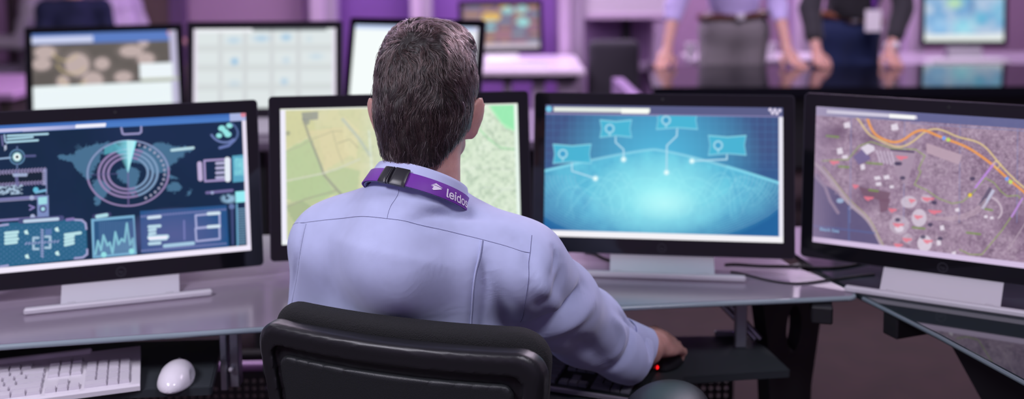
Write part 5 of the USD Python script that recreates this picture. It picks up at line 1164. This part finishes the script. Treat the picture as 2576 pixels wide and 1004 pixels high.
# ---------------------------------------------------------------- people in the distance
def figure(label, pelvis, sh_l, sh_r, el_l, wr_l, el_r, wr_r, head, top, legs, feet, knees, hands, sleeve=.75, top_r=(.17, .11), belt=None, hair=(.03, .02, .018), h=.007, group=None, arm_r=.05):
    g = {k: A(v, float) for k, v in dict(p=pelvis, sl=sh_l, sr=sh_r, el=el_l, wl=wr_l, er=el_r, wr=wr_r, hd=head).items()}
    t = thing('person', label, 'person', (0, 0, 0)); neck = (g['sl'] + g['sr']) / 2 + [0, 0, .03]; chest = (g['p'] * .35 + neck * .65)
    yaw = math.atan2(*(g['sr'] - g['sl'])[[1, 0]]); R = rotz(yaw); P = head_parts(g['hd'], R @ rotz(math.pi))
    P += [(lambda Q: cone(Q, neck, g['hd'] - [0, 0, .07], .058, .054), .03), (lambda Q: cone(Q, g['sl'] * .9 + neck * .1, g['sr'] * .9 + neck * .1, .06, .06), .05), (lambda Q: ell(Q, chest, (.15, .10, .2), R), .05), (lambda Q: cone(Q, chest, g['p'], .11, .10), .06)]
    for a, b, c_ in ((g['sl'], g['el'], g['wl']), (g['sr'], g['er'], g['wr'])): P += [(lambda Q, a=a, b=b: cone(Q, a, b, .045, .037), .03), (lambda Q, b=b, c_=c_: cone(Q, b, c_, .039, .026), .02)]
    for w, (f, u, s_, cu) in zip((g['wl'], g['wr']), hands): P += hand_parts(w, f, u, s_, 1, cu, 1.0)
    for hx, k, ft in zip((-.09, .09), knees, feet): k, ft = A(k, float), A(ft, float); hp = g['p'] + R @ A([hx, 0, -.02]); P += [(lambda Q, hp=hp, k=k: cone(Q, hp, k, .075, .055), .05), (lambda Q, k=k, ft=ft: cone(Q, k, ft, .054, .036), .02), (lambda Q, ft=ft: cone(Q, ft - [0, 0, .03], ft + R @ A([0, -.14, -.05]), .036, .026), .02)]
    allp = np.stack([g['p'], g['sl'], g['sr'], g['el'], g['wl'], g['er'], g['wr'], g['hd'], *[A(k, float) for k in knees], *[A(f, float) for f in feet]]); lo, hi = allp.min(0) - .24, allp.max(0) + .24; lo[2] = max(lo[2], -.02)
    obj('body', relax(nets(field(P), lo, hi, h), 3), skin, t, True)
    S = [(lambda Q: ell(Q, chest, (top_r[0], top_r[1], .24), R), 0), (lambda Q: cone(Q, chest, g['p'] + [0, 0, .06], top_r[0] * .78, top_r[0] * .80), .06), (lambda Q: cone(Q, g['sl'], g['sr'], .07, .07), .05), (lambda Q: cone(Q, neck - [0, 0, .03], neck + [0, 0, .035], .08, .066), .04)]
    for a, b, c_ in ((g['sl'], g['el'], g['wl']), (g['sr'], g['er'], g['wr'])):
        S += [(lambda Q, a=a, b=b: cone(Q, a, b, arm_r + .012, arm_r), .04), (lambda Q, b=b, c_=c_: cone(Q, b, b + (c_ - b) * sleeve, arm_r, arm_r - .008), .02)]
    flat = field(S)
    def sfn(Q):
        d = flat(Q) + (meshkit.noise(Q * 16, 2) - .5) * .010; near_arm = np.minimum(np.minimum(cone(Q, g['el'], g['wl'], .075, .075), cone(Q, g['er'], g['wr'], .075, .075)), 1)
        d = np.where(near_arm > 0, np.maximum(d, g['p'][2] + .085 - Q[:, 2]), d)
        return np.maximum(d, Q[:, 2] - (neck[2] + .05))
    obj('shirt', relax(nets(sfn, lo, hi, .010), 2), top, t, True)
    Tr = [(lambda Q: cone(Q, g['p'] + R @ A([-.06, 0, .02]), g['p'] + R @ A([.06, 0, .02]), .142, .138), 0)]
    for hx, k, ft in zip((-.09, .09), knees, feet): k, ft = A(k, float), A(ft, float); hp = g['p'] + R @ A([hx, 0, -.04]); Tr += [(lambda Q, hp=hp, k=k: cone(Q, hp, k, .115, .078), .05), (lambda Q, k=k, ft=ft: cone(Q, k, ft + [0, 0, .04], .074, .065), .03)]
    Tr += [(lambda Q: Q[:, 2] - g['p'][2] - .10, -1), (lambda Q: .06 - Q[:, 2], -1)]
    obj('trousers', relax(nets(field(Tr), lo, hi, .011), 2), legs, t, True)
    for ft in feet: ft = A(ft, float); q = [(lambda Q: cone(Q, ft - [0, 0, .03], ft + R @ A([0, -.16, -.05]), .046, .036), 0), (lambda Q: .002 - Q[:, 2], -1)]; obj('shoe', relax(nets(field(q), ft - .24, ft + .24, .010), 1), gloss_black, t, True)
    hs = [(lambda Q: ell(Q, g['hd'] + [0, 0, .022], (.082, .100, .104), R), 0), (lambda Q: np.where(((Q - g['hd']) @ R)[:, 1] < -.02, .045, -.05) - (Q[:, 2] - g['hd'][2]), -1)]
    obj('hair', relax(nets(field(hs), g['hd'] - .15, g['hd'] + .18, .008), 2), mat('hair_far', hair, .5), t, True)
    if belt is not None:
        e = np.linspace(0, 2 * np.pi, 40); c0 = g['p'] + [0, 0, .085]; rim = np.stack([c0 + R @ A([.206 * math.cos(a), .146 * math.sin(a), belt[1] * math.cos(a)]) for a in e]); obj('belt', tube(rim, .020, 8), belt[0], t, True)
        obj('belt_buckle', T(box(-.022, .022, -.006, .006, -.018, .018, .003), tuple(c0 + R @ A([.0, -.168, 0]))), silver, t)
    return t, g
brown_leather = mat('belt_leather', (.10, .03, .018), .35)
dn = lambda s_=1: ((0, -.80, -.60), (0, -.55, .80), (s_, 0, 0), (-.3, -.2, -.1))
pa, ga = figure('standing person in a lavender shirt and grey trousers leaning on the black table', (1.315, 6.10, .985), (1.08, 5.98, 1.43), (1.48, 5.98, 1.43), (.935, 5.92, 1.13), (.870, 5.80, .88), (1.53, 5.94, 1.12), (1.55, 5.78, .88), (1.30, 5.86, 1.66),
    cloth('shirt_lavender', (.56, .47, .84)), cloth('trousers_grey', (.22, .20, .22)), [(1.17, 6.1, .09), (1.40, 6.1, .09)], [(1.17, 6.07, .52), (1.39, 6.07, .52)],
    [((-.35, -.7, -.62), (-.1, -.6, .78), (1, 0, 0), (-.3, -.2, -.1)), ((.35, -.7, -.62), (.1, -.6, .78), (-1, 0, 0), (-.3, -.2, -.1))], sleeve=.22, belt=(brown_leather, .012), arm_r=.056)
pb, gb = figure('standing person in a dark top with a white badge, hands on the black table', (2.00, 6.18, .965), (1.80, 5.98, 1.40), (2.22, 5.98, 1.40), (1.70, 5.90, 1.12), (1.705, 5.76, .88), (2.235, 5.90, 1.12), (2.115, 5.76, .88), (2.02, 5.84, 1.62),
    cloth('polo_dark', (.035, .033, .042)), cloth('jeans_navy', (.018, .03, .10)), [(1.90, 6.2, .09), (2.12, 6.2, .09)], [(1.90, 6.15, .52), (2.11, 6.15, .52)], [dn(1), dn(-1)], sleeve=.62, belt=(mat('belt_tan', (.22, .065, .03), .4), -.03), arm_r=.060)
for ft in (): pass
bp_ = A([2.065, 5.90, 1.045]); obj('badge', T(box(-.045, .045, -.002, .002, -.062, .062, .001), tuple(bp_)), mat('badge_white', (.85, .80, .88), .3), pb)
obj('lanyard', cat_([tube(spline([bp_ + [0, 0, .06], bp_ + [-.01, .0, .15], bp_ + [-.07, .06, .30]], 20), .006, 6), tube(spline([bp_ + [0, 0, .06], bp_ + [.02, .0, .15], bp_ + [.06, .06, .30]], 20), .006, 6)]), purple_band, pb, True)
wt = obj('watch_strap', T(trimesh.creation.torus(.034, .009, major_sections=24, minor_sections=8), tuple(gb['wr'] + (gb['er'] - gb['wr']) * .12), (.5, 0, 0)), silver, pb, True); obj('watch_face', T(trimesh.creation.icosphere(2, .022), tuple(gb['wr'] + (gb['er'] - gb['wr']) * .12 + A([.012, -.034, .006]))), white_plastic, wt, True)
# far seated / standing people at the back left
def seated(label, x, y, yaw, top, legs, h=.010):
    R = rotz(yaw); q = lambda a, b, c: (A([x, y, 0]) + R @ A([a, b, c]))
    return figure(label, q(0, 0, .56), q(-.19, -.04, 1.06), q(.19, -.04, 1.06), q(-.25, -.12, .80), q(-.16, -.36, .80), q(.25, -.12, .80), q(.16, -.36, .80), q(0, -.06, 1.32), top, legs, [q(-.1, -.45, .09), q(.1, -.45, .09)], [q(-.1, -.42, .55), q(.1, -.42, .55)],
        [(R @ A([0, -1, -.1]), (0, 0, 1), R @ A([1, 0, 0]), (.3, .3, .3)), (R @ A([0, -1, -.1]), (0, 0, 1), R @ A([-1, 0, 0]), (.3, .3, .3))], h=h)
seated('distant seated person in a dark navy top behind the brown-island monitor', -3.20, 7.55, .5, cloth('top_navy', (.008, .012, .045)), cloth('trousers_navy', (.01, .012, .02)))
seated('distant seated person in a pale pinkish shirt beside the taupe panel', -3.08, 8.05, 1.45, cloth('shirt_pale', (.55, .46, .58)), cloth('trousers_tan', (.10, .07, .06)))
seated('distant seated person in a light grey top at the dark brown post', -3.62, 7.9, -1.2, cloth('top_grey', (.36, .32, .37)), cloth('trousers_mid', (.16, .14, .17)))
for k, (x, y, rz, lab) in enumerate(((-3.20, 7.60, .5, 'black stool chair under the distant person in navy'), (-3.08, 8.05, 1.45, 'black stool chair under the distant person in the pale pinkish shirt'), (-3.62, 7.93, -1.2, 'black stool chair under the distant person in light grey'))):
    s_ = thing('stool', lab, 'stool', (x, y, 0), rz); obj('seat', box(-.17, .17, -.18, .17, .37, .43, .02), far_chair_mat, s_); obj('column', T(trimesh.creation.cylinder(.03, .34), (0, 0, .20)), satin_black, s_); obj('foot', T(trimesh.creation.cylinder(.19, .03), (0, 0, .015)), satin_black, s_)
ld = thing('long_desk', 'purple topped desk at the far edge left of the brown-island monitor', 'desk', (-2.95, 5.6, 0)); obj('desk_top', box(-.9, .42, -.4, .5, .70, .74, .006), mat('desk_mauve', (.42, .24, .46), .35), ld)
for x in (-.8, .35): obj('leg', box(x - .03, x + .03, -.35, .45, 0, .70, .004), dark_brown, ld)
